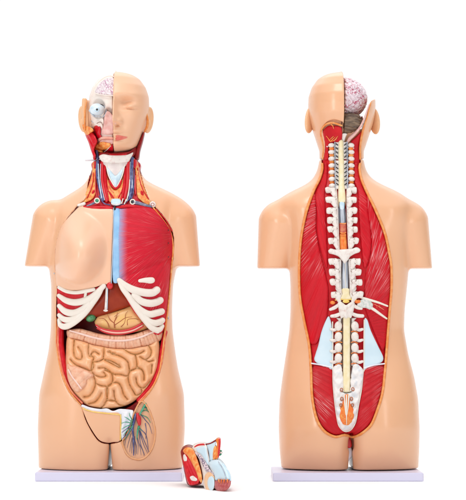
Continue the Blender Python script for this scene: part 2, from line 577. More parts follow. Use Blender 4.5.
def sweep(C, R, n=10, flat=1.0, closed=False, cap=True, blunt=1.0):
    """C (k,3) world units, R (k,) radii -> verts, faces"""
    C = np.asarray(C, float); R = np.asarray(R, float) + np.zeros(len(C))
    k = len(C)
    if closed:
        T = np.roll(C, -1, 0) - np.roll(C, 1, 0)
    else:
        T = np.gradient(C, axis=0)
    T /= np.maximum(1e-9, np.linalg.norm(T, axis=1))[:, None]
    if cap and not closed:
        c0, c1 = [], []
        for a in (80, 55, 28):
            an = math.radians(a)
            c0.append((C[0] - T[0] * R[0] * blunt * math.sin(an), T[0], R[0] * math.cos(an)))
            c1.append((C[-1] + T[-1] * R[-1] * blunt * math.sin(an), T[-1], R[-1] * math.cos(an)))
        C = np.concatenate([[a[0] for a in c0], C, [a[0] for a in c1[::-1]]])
        T = np.concatenate([[a[1] for a in c0], T, [a[1] for a in c1[::-1]]])
        R = np.concatenate([[a[2] for a in c0], R, [a[2] for a in c1[::-1]]])
        k = len(C)
    up = np.array([0, -1.0, 0])
    V = []
    last = None
    for i in range(k):
        t = T[i]; a = np.cross(t, up)
        if np.linalg.norm(a) < 0.15:
            a = last if last is not None else np.cross(t, [1, 0, 0])
            a = a - t * (a @ t)
        a /= np.linalg.norm(a); last = a
        b = np.cross(a, t)
        for j in range(n):
            an = 2 * math.pi * j / n
            o = (a * math.cos(an) + b * math.sin(an)) * R[i]
            o[1] *= flat
            V.append(C[i] + o)
    F = []
    for i in range(k if closed else k - 1):
        i2 = (i + 1) % k
        for j in range(n):
            j2 = (j + 1) % n
            F.append((i * n + j, i2 * n + j, i2 * n + j2, i * n + j2))
    if not closed:
        F.append(tuple(range(n)))
        F.append(tuple((k - 1) * n + j for j in range(n))[::-1])
    return np.array(V), F

def path3(pts, rad, dep, off, closed=False, step=1.2, smooth=True, offs=None):
    P = np.array(pts, float)
    rad = np.atleast_1d(np.asarray(rad, float))
    rr = np.interp(np.linspace(0, 1, len(P)), np.linspace(0, 1, len(rad)), rad)
    oo = np.asarray(offs if offs is not None else off, float) + np.zeros(len(P))
    Q = np.concatenate([P, rr[:, None], oo[:, None]], 1)
    C = catmull(Q, closed, step) if smooth else lin(Q, closed, step)
    y = dep.at(C[:, 0], C[:, 1])
    if smooth is True and len(y) > 5 and not closed:
        y = gsmooth(y, 1.0)
    y = y + C[:, 3]
    k = (D + y) / D
    return np.stack([(C[:, 0] - UC) * k, y, (VC - C[:, 1]) * k], 1), np.maximum(0.05, C[:, 2])

def tube(name, pts, rad, dep, mt, parent, off=-0.5, flat=1.0, closed=False, n=8, step=1.2, label=None, offs=None, smooth=True):
    C, R = path3(pts, rad, dep, off, closed, step, smooth, offs)
    V, F = sweep(C, R, n, flat, closed)
    return link(name, V, F, mt, parent, label=label)

def tubes(name, lst, dep, mt, parent, off=-0.4, flat=1.0, n=6, step=1.5, label=None, blunt=1.0):
    """one part made of several fine painted branches: [(pts, rad), ...]"""
    VV, FF, b = [], [], 0
    for pts, rad in lst:
        C, R = path3(pts, rad, dep, off, False, step)
        V, F = sweep(C, R, n, flat, blunt=blunt)
        VV.append(V); FF += [tuple(i + b for i in f) for f in F]; b += len(V)
    return link(name, np.concatenate(VV), FF, mt, parent, label=label)

def ball(name, u, v, y, r, mt, parent, seg=28, rot=0.0, bumpf=None, label=None):
    """ellipsoid, r=(ru, ry, rv), tilted by rot degrees in the picture plane"""
    V, F = [], []
    n2 = seg // 2
    cx, cy, cz = W(u, v, y)
    ca, sa = math.cos(math.radians(rot)), math.sin(math.radians(rot))
    for i in range(n2 + 1):
        th = math.pi * i / n2
        for j in range(seg):
            ph = 2 * math.pi * j / seg
            x, yy, z = math.sin(th) * math.cos(ph), math.sin(th) * math.sin(ph), math.cos(th)
            f = 1.0 + (bumpf(x, yy, z) if bumpf else 0)
            x, yy, z = x * r[0] * f, yy * r[1] * f, z * r[2] * f
            V.append((cx + x * ca - z * sa, cy + yy, cz + x * sa + z * ca))
    for i in range(n2):
        for j in range(seg):
            j2 = (j + 1) % seg
            F.append((i * seg + j, (i + 1) * seg + j, (i + 1) * seg + j2, i * seg + j2))
    return link(name, V, F, mt, parent, label=label)

def Z(o, s, pts):
    """measurements read off an enlargement: origin, scale"""
    return [(o[0] + a / s, o[1] + b / s) for a, b in pts]
# ================================================================== FRONT MODEL
FM = root('anatomical_torso', 'anatomical torso model seen from the front, with coiled intestines, white ribs and half a face', 'torso model', 112,
          'open anatomical torso models on lavender plates')

def plate(parent, uL, uR, vt, label=None):
    zt = (VC - vt) * (D - 65) / D
    x0 = (uL - UC) * (D - 65) / D; x1 = (uR - UC) * (D - 65) / D
    bm = bmesh.new()
    bmesh.ops.create_cube(bm, size=1)
    for v in bm.verts:
        v.co = Vector(((x0 + x1) / 2 + v.co.x * (x1 - x0), -15 + v.co.y * 100, (zt + ZG) / 2 + v.co.z * (zt - ZG)))
    bmesh.ops.bevel(bm, geom=bm.edges[:], offset=0.7, segments=3, affect='EDGES')
    V = [tuple(v.co) for v in bm.verts]; F = [[v.index for v in f.verts] for f in bm.faces]
    bm.free()
    return link('base_plate', V, F, m_plate, parent, smooth=False)

ZP = (VC - 472.5) * (D - 65) / D      # top of the plates
plate(FM, 35.0, 182.0, 472.5)

# ---- trunk field
g = Grid(14, 214, 150, 478, -68, 60, 1.0)
def trunk_front(g):
    L, R, nr, fr = table(g.vs, [
        (150, 93, 139, 25, 24), (160, 93, 139, 25, 24), (170, 92, 140, 26, 25), (180, 88, 144.5, 28, 28), (186, 83.5, 156, 29, 30), (192, 74, 170, 31, 33),
        (199, 62, 182, 34, 38), (207, 52, 186, 37, 42), (216, 48, 186, 41, 44), (240, 47, 182, 47, 45), (265, 49, 177, 48, 44),
        (285, 51.5, 173, 46, 41), (310, 51.5, 172, 43, 36), (330, 51, 172.5, 43, 34), (350, 49, 175, 45, 36), (369, 45, 178, 47, 40),
        (394, 39.5, 184, 48, 48), (428, 38, 185, 46, 50), (469, 39, 182.5, 42, 44), (480, 39, 182.5, 42, 44)], 3)
    G = lambda a, b, sa, sb: np.exp(-((g.U - a) / sa) ** 2 - ((g.V - b) / sb) ** 2)
    dent = 7 * G(112, 472, 8, 28) + 2.5 * G(86, 432, 7, 20) * 0 - 3.5 * G(72, 440, 20, 45) - 3.5 * G(152, 440, 20, 45) + 3 * G(40, 330, 16, 30) + 3 * G(184, 330, 16, 30) - 2.5 * G(56, 385, 10, 20) - 2.5 * G(168, 385, 10, 20)
    dent = dent + 4 * G(57, 236, 5, 26) + 4 * G(171, 236, 5, 26)
    f = g.loft((L + R) / 2, (R - L) / 2, nr, fr, 2.35, dent.astype(np.float32))
    a1 = g.cone((55.4, -2, 224), (36.4, -4, 272), 23.8, 12.4, 1.0)
    a2 = g.cone((172.2, -2, 224), (187.2, -4, 272), 25.2, 13.6, 1.0)
    arm = np.minimum(a1, a2)
    cutb = (g.V - (266.5 + (0.0) * g.U)).astype(np.float32)
    arm = smax(arm, cutb, 1.2)
    f = smin(f, arm, 5)
    # gap between the thighs
    P = np.array([(112.0, 439), (111.4, 447), (109.6, 469), (109.2, 485), (114.8, 485), (114.4, 469), (113.0, 447), (112.4, 439)], float)
    gap = g.poly(np.stack([P[:, 0] - UC, VC - P[:, 1]], 1))[:, None, :]
    f = smax(f, -(gap), 5)
    f = smax(f, (ZP + 0.6) - g.Z, 1.0)
    f = smax(f, 160.8 - g.V, 0.8)
    return f.astype(np.float32)
TF = trunk_front(g)
YF = Depth(g, g.near_map(TF))

CAV = [(57.3, 284.5), (56.6, 300), (56.4, 330), (57.2, 350), (62, 374), (70, 392), (81, 405), (84.5, 417), (89, 427), (98, 440.5), (107, 443.8), (120, 441.8),
       (126, 436), (131, 424), (134, 413), (138, 405), (150, 391), (158.5, 374), (162.5, 352), (164.6, 330), (168.4, 302), (170.8, 275), (173.2, 250), (172.4, 232),
       (162, 215), (152.6, 204.5), (149, 200), (143, 184), (140.5, 172), (139.8, 158), (92, 158), (91, 170), (88, 184), (86, 198), (79, 204.5), (68, 218), (60, 230), (55.5, 250), (55.5, 270)]
CAV = catmull(CAV, True, 3)
cp = YF.world_poly(CAV)
P2 = g.poly(cp)
deepP = YF.world_poly(catmull([(58.5, 288), (58, 330), (59, 350), (64, 374), (72, 391), (83, 403), (100, 409), (121, 410), (136, 402), (149, 389), (157, 373), (161, 350), (163, 330), (160, 300), (130, 275), (100, 275), (75, 285)], True, 3))
P3 = g.poly(deepP)
Yb = g.near_map(TF)[:, None, :]
Yb = np.where(np.isnan(Yb), 0, Yb).astype(np.float32)
c1 = np.maximum(P2[:, None, :], g.Y - (Yb + 5.0))
c2 = np.maximum(P3[:, None, :], g.Y - (Yb + 26.0))
FEM = catmull([(140.6, 401.5), (146, 405), (151, 415), (155, 430), (154, 443), (149.5, 453), (142.6, 459), (134, 459), (127.5, 455), (123.5, 447), (122.4, 441), (126, 436), (131, 424), (134, 413)], True, 2)
P4 = g.poly(YF.world_poly(FEM))
c3 = np.maximum(P4[:, None, :], g.Y - (Yb + 2.2))
B = smax(TF, -np.minimum(np.minimum(c1, c2), c3), 0.7)
V, F = vdb_mesh(g, B)
cen = V[F].mean(1)
# paint of the hollowed-out surfaces
def inside(P2d, gg, x, z, lim):
    i = np.clip(((x - gg.x[0]) / gg.h).round().astype(int), 0, len(gg.x) - 1)
    k = np.clip(((z - gg.z[0]) / gg.h).round().astype(int), 0, len(gg.z) - 1)
    return P2d[i, k] < lim
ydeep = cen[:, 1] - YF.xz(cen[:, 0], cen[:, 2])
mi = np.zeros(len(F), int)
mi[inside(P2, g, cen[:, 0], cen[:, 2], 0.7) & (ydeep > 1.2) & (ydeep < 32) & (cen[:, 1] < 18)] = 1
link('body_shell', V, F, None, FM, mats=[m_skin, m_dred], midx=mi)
del c1, c2, c3, B

m_rim = mat('skin_rim', (0.80, 0.38, 0.16), (0.82, 0.44, 0.22), scale=60)
m_puff = None
tube('cut_rim', [(56.4, 318), (56.4, 330), (57.2, 350), (62, 374), (70, 392), (81, 405)], [0.3, 0.7, 0.8, 0.8, 0.8, 0.5], YF, m_edge, FM, off=0.1, step=2)
tube('cut_rim', [(138, 405), (150, 391), (158.5, 374), (162.5, 352), (164.9, 330), (168.7, 302), (171, 275)], [0.5, 0.8, 0.8, 0.8, 0.7, 0.6, 0.4], YF, m_edge, FM, off=0.1, step=2)
tube('window_rim', FEM.tolist(), 0.65, YF, m_rim, FM, off=-0.05, closed=True, step=2)

# ---- lining of the abdomen
tube('abdominal_wall', [(61.5, 320), (60.0, 335), (60.2, 350), (64.5, 372), (72, 388.5), (83, 401)], [3.0, 4.0, 4.4, 4.2, 3.4, 2.6], YF, m_red, FM, off=6, step=2)
tube('abdominal_wall', [(165.0, 332), (162.2, 350), (159, 368), (152.5, 384), (146, 392), (139, 400)], 2.6, YF, m_red, FM, off=4, step=2)
tube('abdominal_wall', [(58.7, 318), (57.9, 335), (58.6, 350), (63, 373), (71, 390.5), (82, 403)], 1.0, YF, m_pinkedge, FM, off=0.4, step=2)
tube('abdominal_wall', [(165.5, 330), (163.6, 350), (160.3, 368), (153, 386), (139, 402)], 1.0, YF, m_pinkedge, FM, off=0.4, step=2)

# ---- breast and chest
def breast_bump(u, v, d):
    a = np.arctan2((v - 256), (u - 78))
    lowf = 0.5 + 0.5 * np.cos(a - math.radians(112))      # 1 towards the lower left
    ru = 33 - 8.5 * lowf; rv = np.where(v < 256, 46.0, 28.0)
    q2 = ((u - 78) / ru) ** 2 + ((v - 256.0) / rv) ** 2
    pw = 1.75 - 1.15 * lowf ** 2.2
    b = 29 * np.clip(1 - q2, 0, 1) ** pw
    low = 0
    edge = np.clip(d / 3.0, 0, 1)
    return (b + low) * (0.25 + 0.75 * (1 - (1 - edge) ** 2))
BR = [(80, 206.2), (88, 207.5), (100, 208.6), (112.6, 209.3), (112.2, 235), (111.2, 260), (110.3, 282.5), (103, 284.3), (95, 287), (88, 288.6), (79, 290), (70, 290), (62, 288), (57, 285.5),
      (55.5, 270), (55.5, 250), (60, 230), (68, 218)]
relief('breast_panel', BR, YF, m_breast, FM, off=0.1, thick=5, r=2, h=0.6, sp=1.6, bump=breast_bump, inset=-0.25)
m_pec = fibre_mat('chest_muscle_red', (0.56, 0.012, 0.03), (0.80, 0.35, 0.33), (182 - 112) * S, 0, 1, ramp=None)
def wx(u, o=112): return (u - o) * S * 0.978
def wz(v): return ((VC - v) * 0.978 - ZG) * S
bpy.data.materials.remove(m_pec)
m_pec = fibre_mat('chest_muscle_red', (0.60, 0.004, 0.022), (0.82, 0.30, 0.30), wx(186), wz(232), freq=70, thr=(0.58, 0.70), amount=0.75,
                  ramp=(wx(117.5), wx(131), (0.22, 0.46, 0.74)))
PEC = [(121.5, 208.8), (135, 207.6), (151, 208), (158, 214), (165, 222), (171.2, 233), (172.3, 250), (170.4, 268), (168.8, 288), (167, 308), (164.4, 328),
       (160, 334.5), (154, 334), (148, 328), (140, 319), (132, 309), (124, 294), (118, 281), (116.5, 262), (116.3, 235), (116.3, 209.6)]
def pec_bump(u, v, d):
    b = 4.5 * np.exp(-(((u - 147) / 20) ** 2 + ((v - 238) / 24) ** 2))
    fold = 1.6 * np.exp(-((v - (276 - (u - 125) * 0.38)) / 2.0) ** 2) * (u > 122)
    return b - fold
relief('chest_muscle', PEC, YF, m_pec, FM, off=0.4, thick=6, r=1.6, h=0.7, sp=1.4, bump=pec_bump)
m_stern = mat('sternum_blue', (0.22, 0.45, 0.72), (0.34, 0.56, 0.80), scale=30, rough=0.38)
relief('sternum', [(114.2, 209.5), (119.4, 209.3), (119.4, 240), (119.2, 262), (118.8, 281), (113.6, 282.5), (112.6, 270), (113.2, 240)], YF, m_stern, FM, off=-0.3, thick=6, r=2, h=0.8, sp=1.3)
tube('sternum_edge', [(113.5, 208), (113.2, 235), (112.3, 260), (111.3, 283)], 0.55, YF, m_cord, FM, off=-0.6, n=6)

# ---- lower ribs
relief('intercostal_muscle', [(57.6, 286.5), (64, 289.8), (72, 291.6), (82, 291), (92, 289), (103, 285.6), (101, 292), (95.5, 301), (89, 309), (83, 316), (76, 324), (69, 327.5), (62, 327), (58, 321), (57.3, 303)],
       YF, m_red, FM, off=1.6, thick=3, r=2, h=0.5, sp=1.5)
def rib(pts, rad, off=-0.1, parent=FM, dep=YF):
    P = np.array(pts, float)
    rr = np.array(rad if hasattr(rad, '__len__') else [rad] * len(P), float)
    tube('rib', pts, rr * 1.32, dep, m_ribs, parent, off=off - 0.5, flat=0.55, n=12, step=1.0)
o5 = lambda pts: Z((50, 260), 5.825, pts)
rib(o5([(52, 160), (95, 182), (150, 190), (215, 180), (255, 172)]), [1.3, 1.4, 1.4, 1.5, 1.3])
rib(o5([(52, 208), (95, 236), (150, 247), (215, 232), (262, 202), (312, 152)]), [1.6, 2.3, 2.6, 2.6, 2.4, 1.9])
rib(o5([(54, 268), (90, 300), (140, 309), (190, 288), (232, 250)]), [1.8, 2.5, 2.7, 2.6, 2.2])
rib(o5([(54, 322), (85, 346), (130, 348), (170, 326), (205, 295)]), [1.7, 2.3, 2.5, 2.3, 2.0])
rib(o5([(54, 350), (62, 378), (85, 388), (120, 376), (160, 340)]), [1.6, 2.1, 2.4, 2.3, 1.8])
tube('costal_margin', o5([(308, 152), (282, 200), (245, 250), (208, 300), (165, 345), (120, 378), (85, 390)]), [2.0, 2.8, 3.3, 3.3, 3.0, 2.8, 2.3], YF, m_ribs, FM, off=-0.3, flat=0.6, n=12)
tube('rib_bridge', o5([(210, 182), (203, 226)]), 1.5, YF, m_ribs, FM, off=-0.1, flat=0.6)
o6 = lambda pts: Z((100, 260), 5.825, pts)
rib(o6([(232, 121), (262, 118), (290, 119), (302, 118)]), [1.3, 1.9, 2.4, 2.3], off=-1.5)
rib(o6([(112, 118), (150, 150), (200, 176), (260, 190), (305, 190), (330, 175)]), [1.8, 2.5, 2.9, 3.0, 3.0, 2.9], off=-1.2)
rib(o6([(200, 205), (240, 240), (290, 252), (330, 245), (350, 235)]), [2.4, 2.8, 2.9, 2.8, 2.7], off=-1.2)
rib(o6([(190, 248), (240, 295), (285, 316), (330, 308), (358, 300)]), [2.2, 2.6, 2.7, 2.7, 2.6], off=-1.2)
rib(o6([(250, 325), (285, 358), (320, 368), (350, 360), (362, 352)]), [2.0, 2.5, 2.6, 2.5, 2.3], off=-1.2)
rib(o6([(290, 385), (320, 405), (345, 405), (362, 385)]), [1.8, 2.2, 2.2, 1.7], off=-1.2)
tube('costal_margin', o6([(112, 122), (132, 165), (165, 210), (195, 255), (225, 300), (262, 350), (300, 395), (335, 415)]), [2.2, 2.6, 2.9, 3.1, 3.2, 3.1, 2.8, 2.4], YF, m_ribs, FM, off=-1.4, flat=0.6, n=12)
tube('rib_bridge', o6([(212, 178), (218, 222)]), 1.6, YF, m_ribs, FM, off=-1.0, flat=0.6)

# ---- liver and the rest under the ribs
def liver_b(u, v, d): return 3.5 * np.sin(np.clip(d / 16, 0, 1) * math.pi / 2)
relief('liver', [(106, 284), (113, 279), (121, 280), (130, 292), (137, 301), (139, 304.5), (131, 306.2), (122, 309), (112, 312.5), (103, 315.5), (94, 317.5), (84, 319), (78, 318), (84, 308), (94, 296)],
       YF, m_liver, FM, off=8, thick=12, r=3, h=2.2, sp=1.5, bump=liver_b)
tube('liver_ligament', [(106.6, 287), (106.2, 298), (105.6, 310)], [0.9, 1.0, 1.3], YF, m_bone, FM, off=1.6, flat=0.7)
tube('liver_ligament', [(104.2, 310.5), (105.6, 311), (107, 310.6)], 0.9, YF, m_bone, FM, off=0.8, flat=0.7)
tube('liver_ligament', [(107.6, 288), (107.4, 299), (107, 309)], 0.45, YF, m_cart, FM, off=1.2)
yq = float(YF.at(110, 285.5))
ball('xiphoid_knob', 109.8, 285.6, yq + 0.5, (3.2, 2.6, 3.6), m_artery, FM, rot=10)
ball('gallbladder', 90.8, 318.2, float(YF.at(91, 318)) + 6, (4.9, 4.2, 3.6), m_green, FM, rot=18)
m_dgap = m_dred
def stom_b(u, v, d): return 4.5 * np.sin(np.clip(d / 11, 0, 1) * math.pi / 2)
relief('stomach', [(94.5, 322), (98, 316.5), (105, 314), (114, 311.8), (124, 308.6), (133, 305.5), (141, 311), (147, 320), (151.5, 326.5), (146, 329.5), (137, 332), (127, 333.2), (117, 333), (107, 330.6), (98, 327.5)],
       YF, m_stomach, FM, off=9, thick=10, r=4, h=2.6, sp=1.3, bump=stom_b)
z8 = lambda pts: Z((80, 295), 5.48, pts)
tubes('stomach_vessels', [
    (z8([(190, 180), (188, 150), (200, 120), (205, 95)]), [0.5, 0.45, 0.35, 0.2]),
    (z8([(188, 155), (165, 135), (150, 105)]), [0.4, 0.35, 0.2]),
    (z8([(190, 165), (220, 145), (250, 125), (285, 120)]), [0.4, 0.4, 0.3, 0.2]),
    (z8([(160, 178), (150, 150), (130, 130), (105, 130)]), [0.4, 0.35, 0.3, 0.2]),
    (z8([(260, 165), (262, 135), (300, 130), (320, 135)]), [0.35, 0.35, 0.3, 0.2]),
    (z8([(225, 175), (245, 150), (250, 105), (262, 90)]), [0.35, 0.3, 0.25, 0.2]),
    (z8([(190, 118), (215, 98)]), [0.3, 0.2])], YF, mat('brown_vessel', (0.36, 0.08, 0.02), rough=0.4), FM, off=2.0)
tube('stomach_artery', z8([(88, 165), (120, 186), (175, 197), (230, 198), (285, 185), (330, 162), (352, 148)]), [0.8, 1.0, 1.1, 1.1, 1.1, 1.0, 0.8], YF, m_artery, FM, off=1.6)
tube('stomach_vein', z8([(92, 172), (130, 194), (180, 206), (235, 206), (290, 194), (340, 168)]), [0.6, 0.9, 1.0, 1.0, 0.9, 0.7], YF, mat('pink_membrane', (0.80, 0.42, 0.34), rough=0.36), FM, off=1.6)
tube('stomach_artery', z8([(95, 183), (140, 206), (190, 215), (240, 213), (300, 198), (345, 172)]), 0.8, YF, m_artery, FM, off=2.2)

# ---- large bowel
ccl = catmull([(68, 331), (80, 334.4), (92, 337.8), (109, 340.4), (125, 340.6), (140, 337.8), (152, 333.4), (160, 330)], False, 0.5)
def colon_s(u, v):
    Q = np.stack([u, v], 1)
    d2 = ((Q[:, None, :] - ccl[None, ::2, :]) ** 2).sum(2)
    i = d2.argmin(1)
    return i * 1.0, np.sqrt(d2.min(1)), (v - ccl[::2][i][:, 1])
HA = 3.1
def col_b(u, v, d):
    s, dd, sg = colon_s(u, v)
    ph = s + 0.8 * np.sin(s * 0.21)
    hs = np.abs(np.sin(ph * math.pi / HA + (sg > -0.6) * 1.1))
    return 3.6 * np.sqrt(np.clip(d / 6.5, 0, 1)) * (1) + 1.5 * np.sqrt(hs) * np.clip(d / 1.2, 0, 1)
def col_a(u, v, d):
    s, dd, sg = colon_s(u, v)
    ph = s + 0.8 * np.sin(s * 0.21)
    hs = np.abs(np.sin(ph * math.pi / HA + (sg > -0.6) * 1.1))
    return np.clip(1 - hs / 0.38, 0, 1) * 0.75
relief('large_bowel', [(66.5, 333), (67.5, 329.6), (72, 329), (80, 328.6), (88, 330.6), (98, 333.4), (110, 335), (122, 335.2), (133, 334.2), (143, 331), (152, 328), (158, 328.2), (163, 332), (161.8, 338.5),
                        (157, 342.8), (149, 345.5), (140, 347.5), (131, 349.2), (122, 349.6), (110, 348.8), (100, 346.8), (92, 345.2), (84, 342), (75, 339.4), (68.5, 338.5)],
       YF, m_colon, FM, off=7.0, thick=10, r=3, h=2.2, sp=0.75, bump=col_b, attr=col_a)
tube('bowel_band', [(70, 330.8), (82, 334.2), (95, 338), (109, 340.4), (125, 340.6), (139, 337.8), (150, 333.4), (157, 330.4)], [0.7, 1.0, 1.1, 1.1, 1.1, 1.1, 1.0, 0.7], YF, m_taenia, FM, off=-0.1, flat=0.6)
# ---- small bowel
tA = lambda p: Z((60, 330), 8.47, p); tB = lambda p: Z((105, 330), 8.47, p)
tC = lambda p: Z((60, 365), 8.47, p); tD = lambda p: Z((105, 365), 8.47, p)
CR = [tA([(122, 85), (116, 170), (128, 232), (168, 250), (186, 240), (184, 195), (155, 145)]), tA([(245, 105), (240, 180), (250, 222), (285, 232), (275, 275)]),
      tA([(285, 232), (262, 212), (290, 182), (330, 205)]), tA([(375, 135), (372, 200), (370, 245), (410, 270), (466, 300), (505, 320)]),
      tA([(278, 272), (330, 265), (370, 245)]), tA([(90, 250), (110, 275), (150, 305), (205, 325), (262, 346), (285, 310), (278, 272)]),
      tA([(262, 346), (290, 380)]), tA([(330, 322), (380, 322), (420, 355), (470, 378)]), tA([(410, 186), (466, 200)]),
      tB([(40, 178), (60, 205), (110, 215), (160, 240), (195, 275), (207, 330), (215, 350)]), tB([(0, 250), (50, 262), (100, 288), (130, 312)]),
      tB([(0, 325), (35, 345), (60, 372), (65, 385)]), tB([(155, 158), (200, 190), (255, 207), (305, 195), (330, 178)]),
      tB([(255, 207), (265, 250), (270, 312), (245, 335), (215, 350), (195, 385)]), tB([(270, 312), (312, 335), (332, 385)]),
      tB([(298, 228), (340, 250), (380, 225), (392, 180), (370, 135)]), tB([(340, 250), (370, 268), (410, 258)]), tB([(398, 295), (392, 370)]),
      tC([(205, 270), (250, 260), (285, 215), (302, 152), (285, 92)]), tC([(245, 330), (300, 310), (335, 270), (352, 235)]),
      tC([(345, 370), (385, 322), (402, 260), (400, 187), (350, 175), (300, 155)]), tC([(400, 187), (440, 155), (446, 100), (428, 62), (385, 42)]),
      tC([(300, 88), (350, 102), (388, 94), (372, 62)]), tC([(275, -20), (262, 52)]), tC([(400, 300), (440, 298), (480, 310)]),
      tD([(0, 45), (40, 60), (62, 78), (66, 140), (50, 160), (20, 185), (15, 250), (25, 300)]), tD([(62, 78), (130, 80), (188, 92), (206, 60), (200, 0)]),
      tD([(206, 60), (196, 110), (210, 170), (240, 222), (265, 255), (310, 235), (308, 205)]), tD([(262, 108), (272, 160), (300, 190), (335, 190), (385, 135)]),
      tD([(206, 50), (270, 30), (312, 42), (330, 80), (330, 130)]), tD([(68, 150), (110, 150), (140, 190), (158, 250), (190, 290)]),
      tD([(76, 215), (80, 265), (86, 302), (25, 300), (0, 320)]), tD([(86, 302), (120, 335), (185, 352)]), tD([(118, -5), (132, 20)])]
SEGS = []
for c in CR:
    cc = catmull(c, False, 1.5)
    for a, b in zip(cc[:-1], cc[1:]): SEGS.append((a, b))
SA = np.array([s[0] for s in SEGS]); SB = np.array([s[1] for s in SEGS])
def crd(u, v): return seg_dist(np.stack([u, v], 1), SA, SB)
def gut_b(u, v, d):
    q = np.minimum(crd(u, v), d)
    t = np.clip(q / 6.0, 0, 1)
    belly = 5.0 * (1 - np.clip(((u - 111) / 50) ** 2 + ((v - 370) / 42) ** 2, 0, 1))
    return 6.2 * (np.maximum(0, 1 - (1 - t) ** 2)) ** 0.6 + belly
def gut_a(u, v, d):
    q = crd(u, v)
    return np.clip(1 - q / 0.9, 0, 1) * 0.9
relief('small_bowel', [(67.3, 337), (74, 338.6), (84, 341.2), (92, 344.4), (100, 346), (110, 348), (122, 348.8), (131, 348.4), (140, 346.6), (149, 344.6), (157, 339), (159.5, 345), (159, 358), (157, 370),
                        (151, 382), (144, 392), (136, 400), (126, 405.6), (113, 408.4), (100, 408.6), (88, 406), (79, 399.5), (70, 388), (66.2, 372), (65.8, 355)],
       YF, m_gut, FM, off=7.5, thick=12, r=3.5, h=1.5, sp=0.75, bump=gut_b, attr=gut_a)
def cae_b(u, v, d):
    w = np.abs(np.sin((0.8 * (u - 66) + 0.9 * (v - 366)) * math.pi / 9.0))
    return 3.6 * np.sqrt(np.clip(d / 6, 0, 1)) + 1.0 * np.sqrt(w) * np.clip(d / 2, 0, 1)
relief('caecum', [(67.2, 364), (72, 365.5), (77.6, 366.6), (84, 369.2), (90, 372), (93.6, 375.6), (91, 378.6), (87.6, 380.6), (87.4, 384), (84, 388.6), (80, 391.6), (76.6, 392.4), (72, 388.5), (68.4, 381), (66.6, 372)],
       YF, m_colon, FM, off=-1.6, thick=10, r=2.5, h=1.4, sp=0.8, bump=cae_b, attr=lambda u, v, d: np.clip(1 - np.abs(np.sin((0.8 * (u - 66) + 0.9 * (v - 366)) * math.pi / 9.0)) / 0.3, 0, 1) * 0.35)
tube('bowel_band', [(68.4, 370), (72, 376.5), (77, 383), (81, 388.5)], 0.8, YF, m_taenia, FM, off=-7.4, flat=0.6)

# ---- pelvis
relief('pubic_panel', [(81.6, 406.5), (88, 409.4), (96, 410.8), (108, 412.2), (120, 413.6), (120.6, 430), (120.2, 441), (113, 442.6), (107, 443.2), (98.6, 440), (89.6, 427), (85, 417)],
       YF, m_skin, FM, off=-0.1, thick=7, r=1.5, h=0.5, sp=1.4, inset=0.4)
relief('pelvic_sheet', [(82, 404.6), (90, 407.4), (100, 409), (107, 408.5), (113, 411), (120, 409), (132.6, 410.2), (133, 412), (120, 415), (108, 413.2), (92, 411.4), (82, 407.6)],
       YF, m_sheet, FM, off=0.6, thick=4, r=0.8, h=0.5, sp=1.0)
tube('yellow_fat_line', [(83, 408.6), (92, 411.6), (102, 413), (110, 413.8), (120, 415)], 0.55, YF, m_yellow, FM, off=-0.6)
tube('yellow_fat_line', [(120.7, 415), (120.8, 427), (120.4, 440)], 0.6, YF, m_yellow, FM, off=-0.6)
relief('mesentery', [(121.6, 413.8), (127, 411), (133, 411), (132.4, 416), (130, 424), (126, 432.5), (121.4, 439.2)], YF, m_sheet, FM, off=-0.2, thick=6, r=1.5, h=0.7, sp=1.0,
       bump=lambda u, v, d: 0.5 * np.sin(u * 1.1 + v * 0.35))
z7 = lambda p: Z((118, 400), 7.69, p)
tube('femoral_vein', z7([(135, 110), (125, 160), (112, 215), (118, 280), (120, 360), (120, 425)]), [0.8, 1.2, 1.2, 0.9, 0.7, 0.5], YF, m_vein, FM, off=-0.4)
tube('femoral_artery', z7([(150, 110), (160, 150), (165, 185)]), [1.6, 2.3, 1.6], YF, m_artery, FM, off=-0.2)
tube('lymph_vessel', z7([(212, 28), (190, 70), (165, 118)]), [0.8, 1.0, 0.6], YF, m_lymph, FM, off=0.2)
tube('lymph_vessel', z7([(160, 205), (150, 245), (145, 300)]), [1.1, 0.9, 0.4], YF, m_lymph, FM, off=0.2)
rnd = random.Random(3)
L = []
for a in ([(110, 180), (60, 170), (25, 180)], [(108, 190), (70, 200), (28, 225)], [(110, 200), (70, 235), (40, 275)], [(112, 205), (85, 250), (55, 300)], [(108, 170), (70, 140), (50, 130)], [(112, 160), (90, 120), (88, 100)]):
    L.append((z7(a), [0.45, 0.4, 0.2]))
tubes('mesentery_vessels', L, YF, m_lymph, FM, off=-1.3)
L = []
for a in ([(95, 190), (75, 215), (30, 250)], [(100, 220), (70, 265), (30, 300)]): L.append((z7(a), [0.35, 0.35, 0.2]))
tubes('mesentery_vessels', L, YF, m_vein, FM, off=-1.3)
L = []
for a in ([(165, 235), (180, 290), (200, 350), (228, 410)], [(170, 240), (200, 310), (225, 370), (240, 405)], [(175, 225), (215, 270), (230, 350), (232, 395)],
          [(165, 245), (172, 330), (205, 425)], [(175, 110), (215, 160), (240, 190), (262, 260)], [(210, 180), (218, 240), (212, 300)], [(120, 290), (140, 350), (142, 415)]):
    L.append((z7(a), [0.42, 0.34, 0.24, 0.15]))
tubes('thigh_vessels', L, YF, m_vein, FM, off=1.7)
L = []
for a in ([(100, 260), (80, 330), (70, 370)], [(108, 290), (95, 350), (90, 400)], [(128, 280), (130, 350), (133, 425)], [(145, 290), (155, 350), (152, 420)], [(150, 290), (170, 370), (178, 425)],
          [(112, 300), (105, 370), (104, 410)], [(160, 330), (190, 390), (200, 430)], [(95, 240), (62, 300), (52, 350)]):
    L.append((z7(a), [0.28, 0.22, 0.13]))
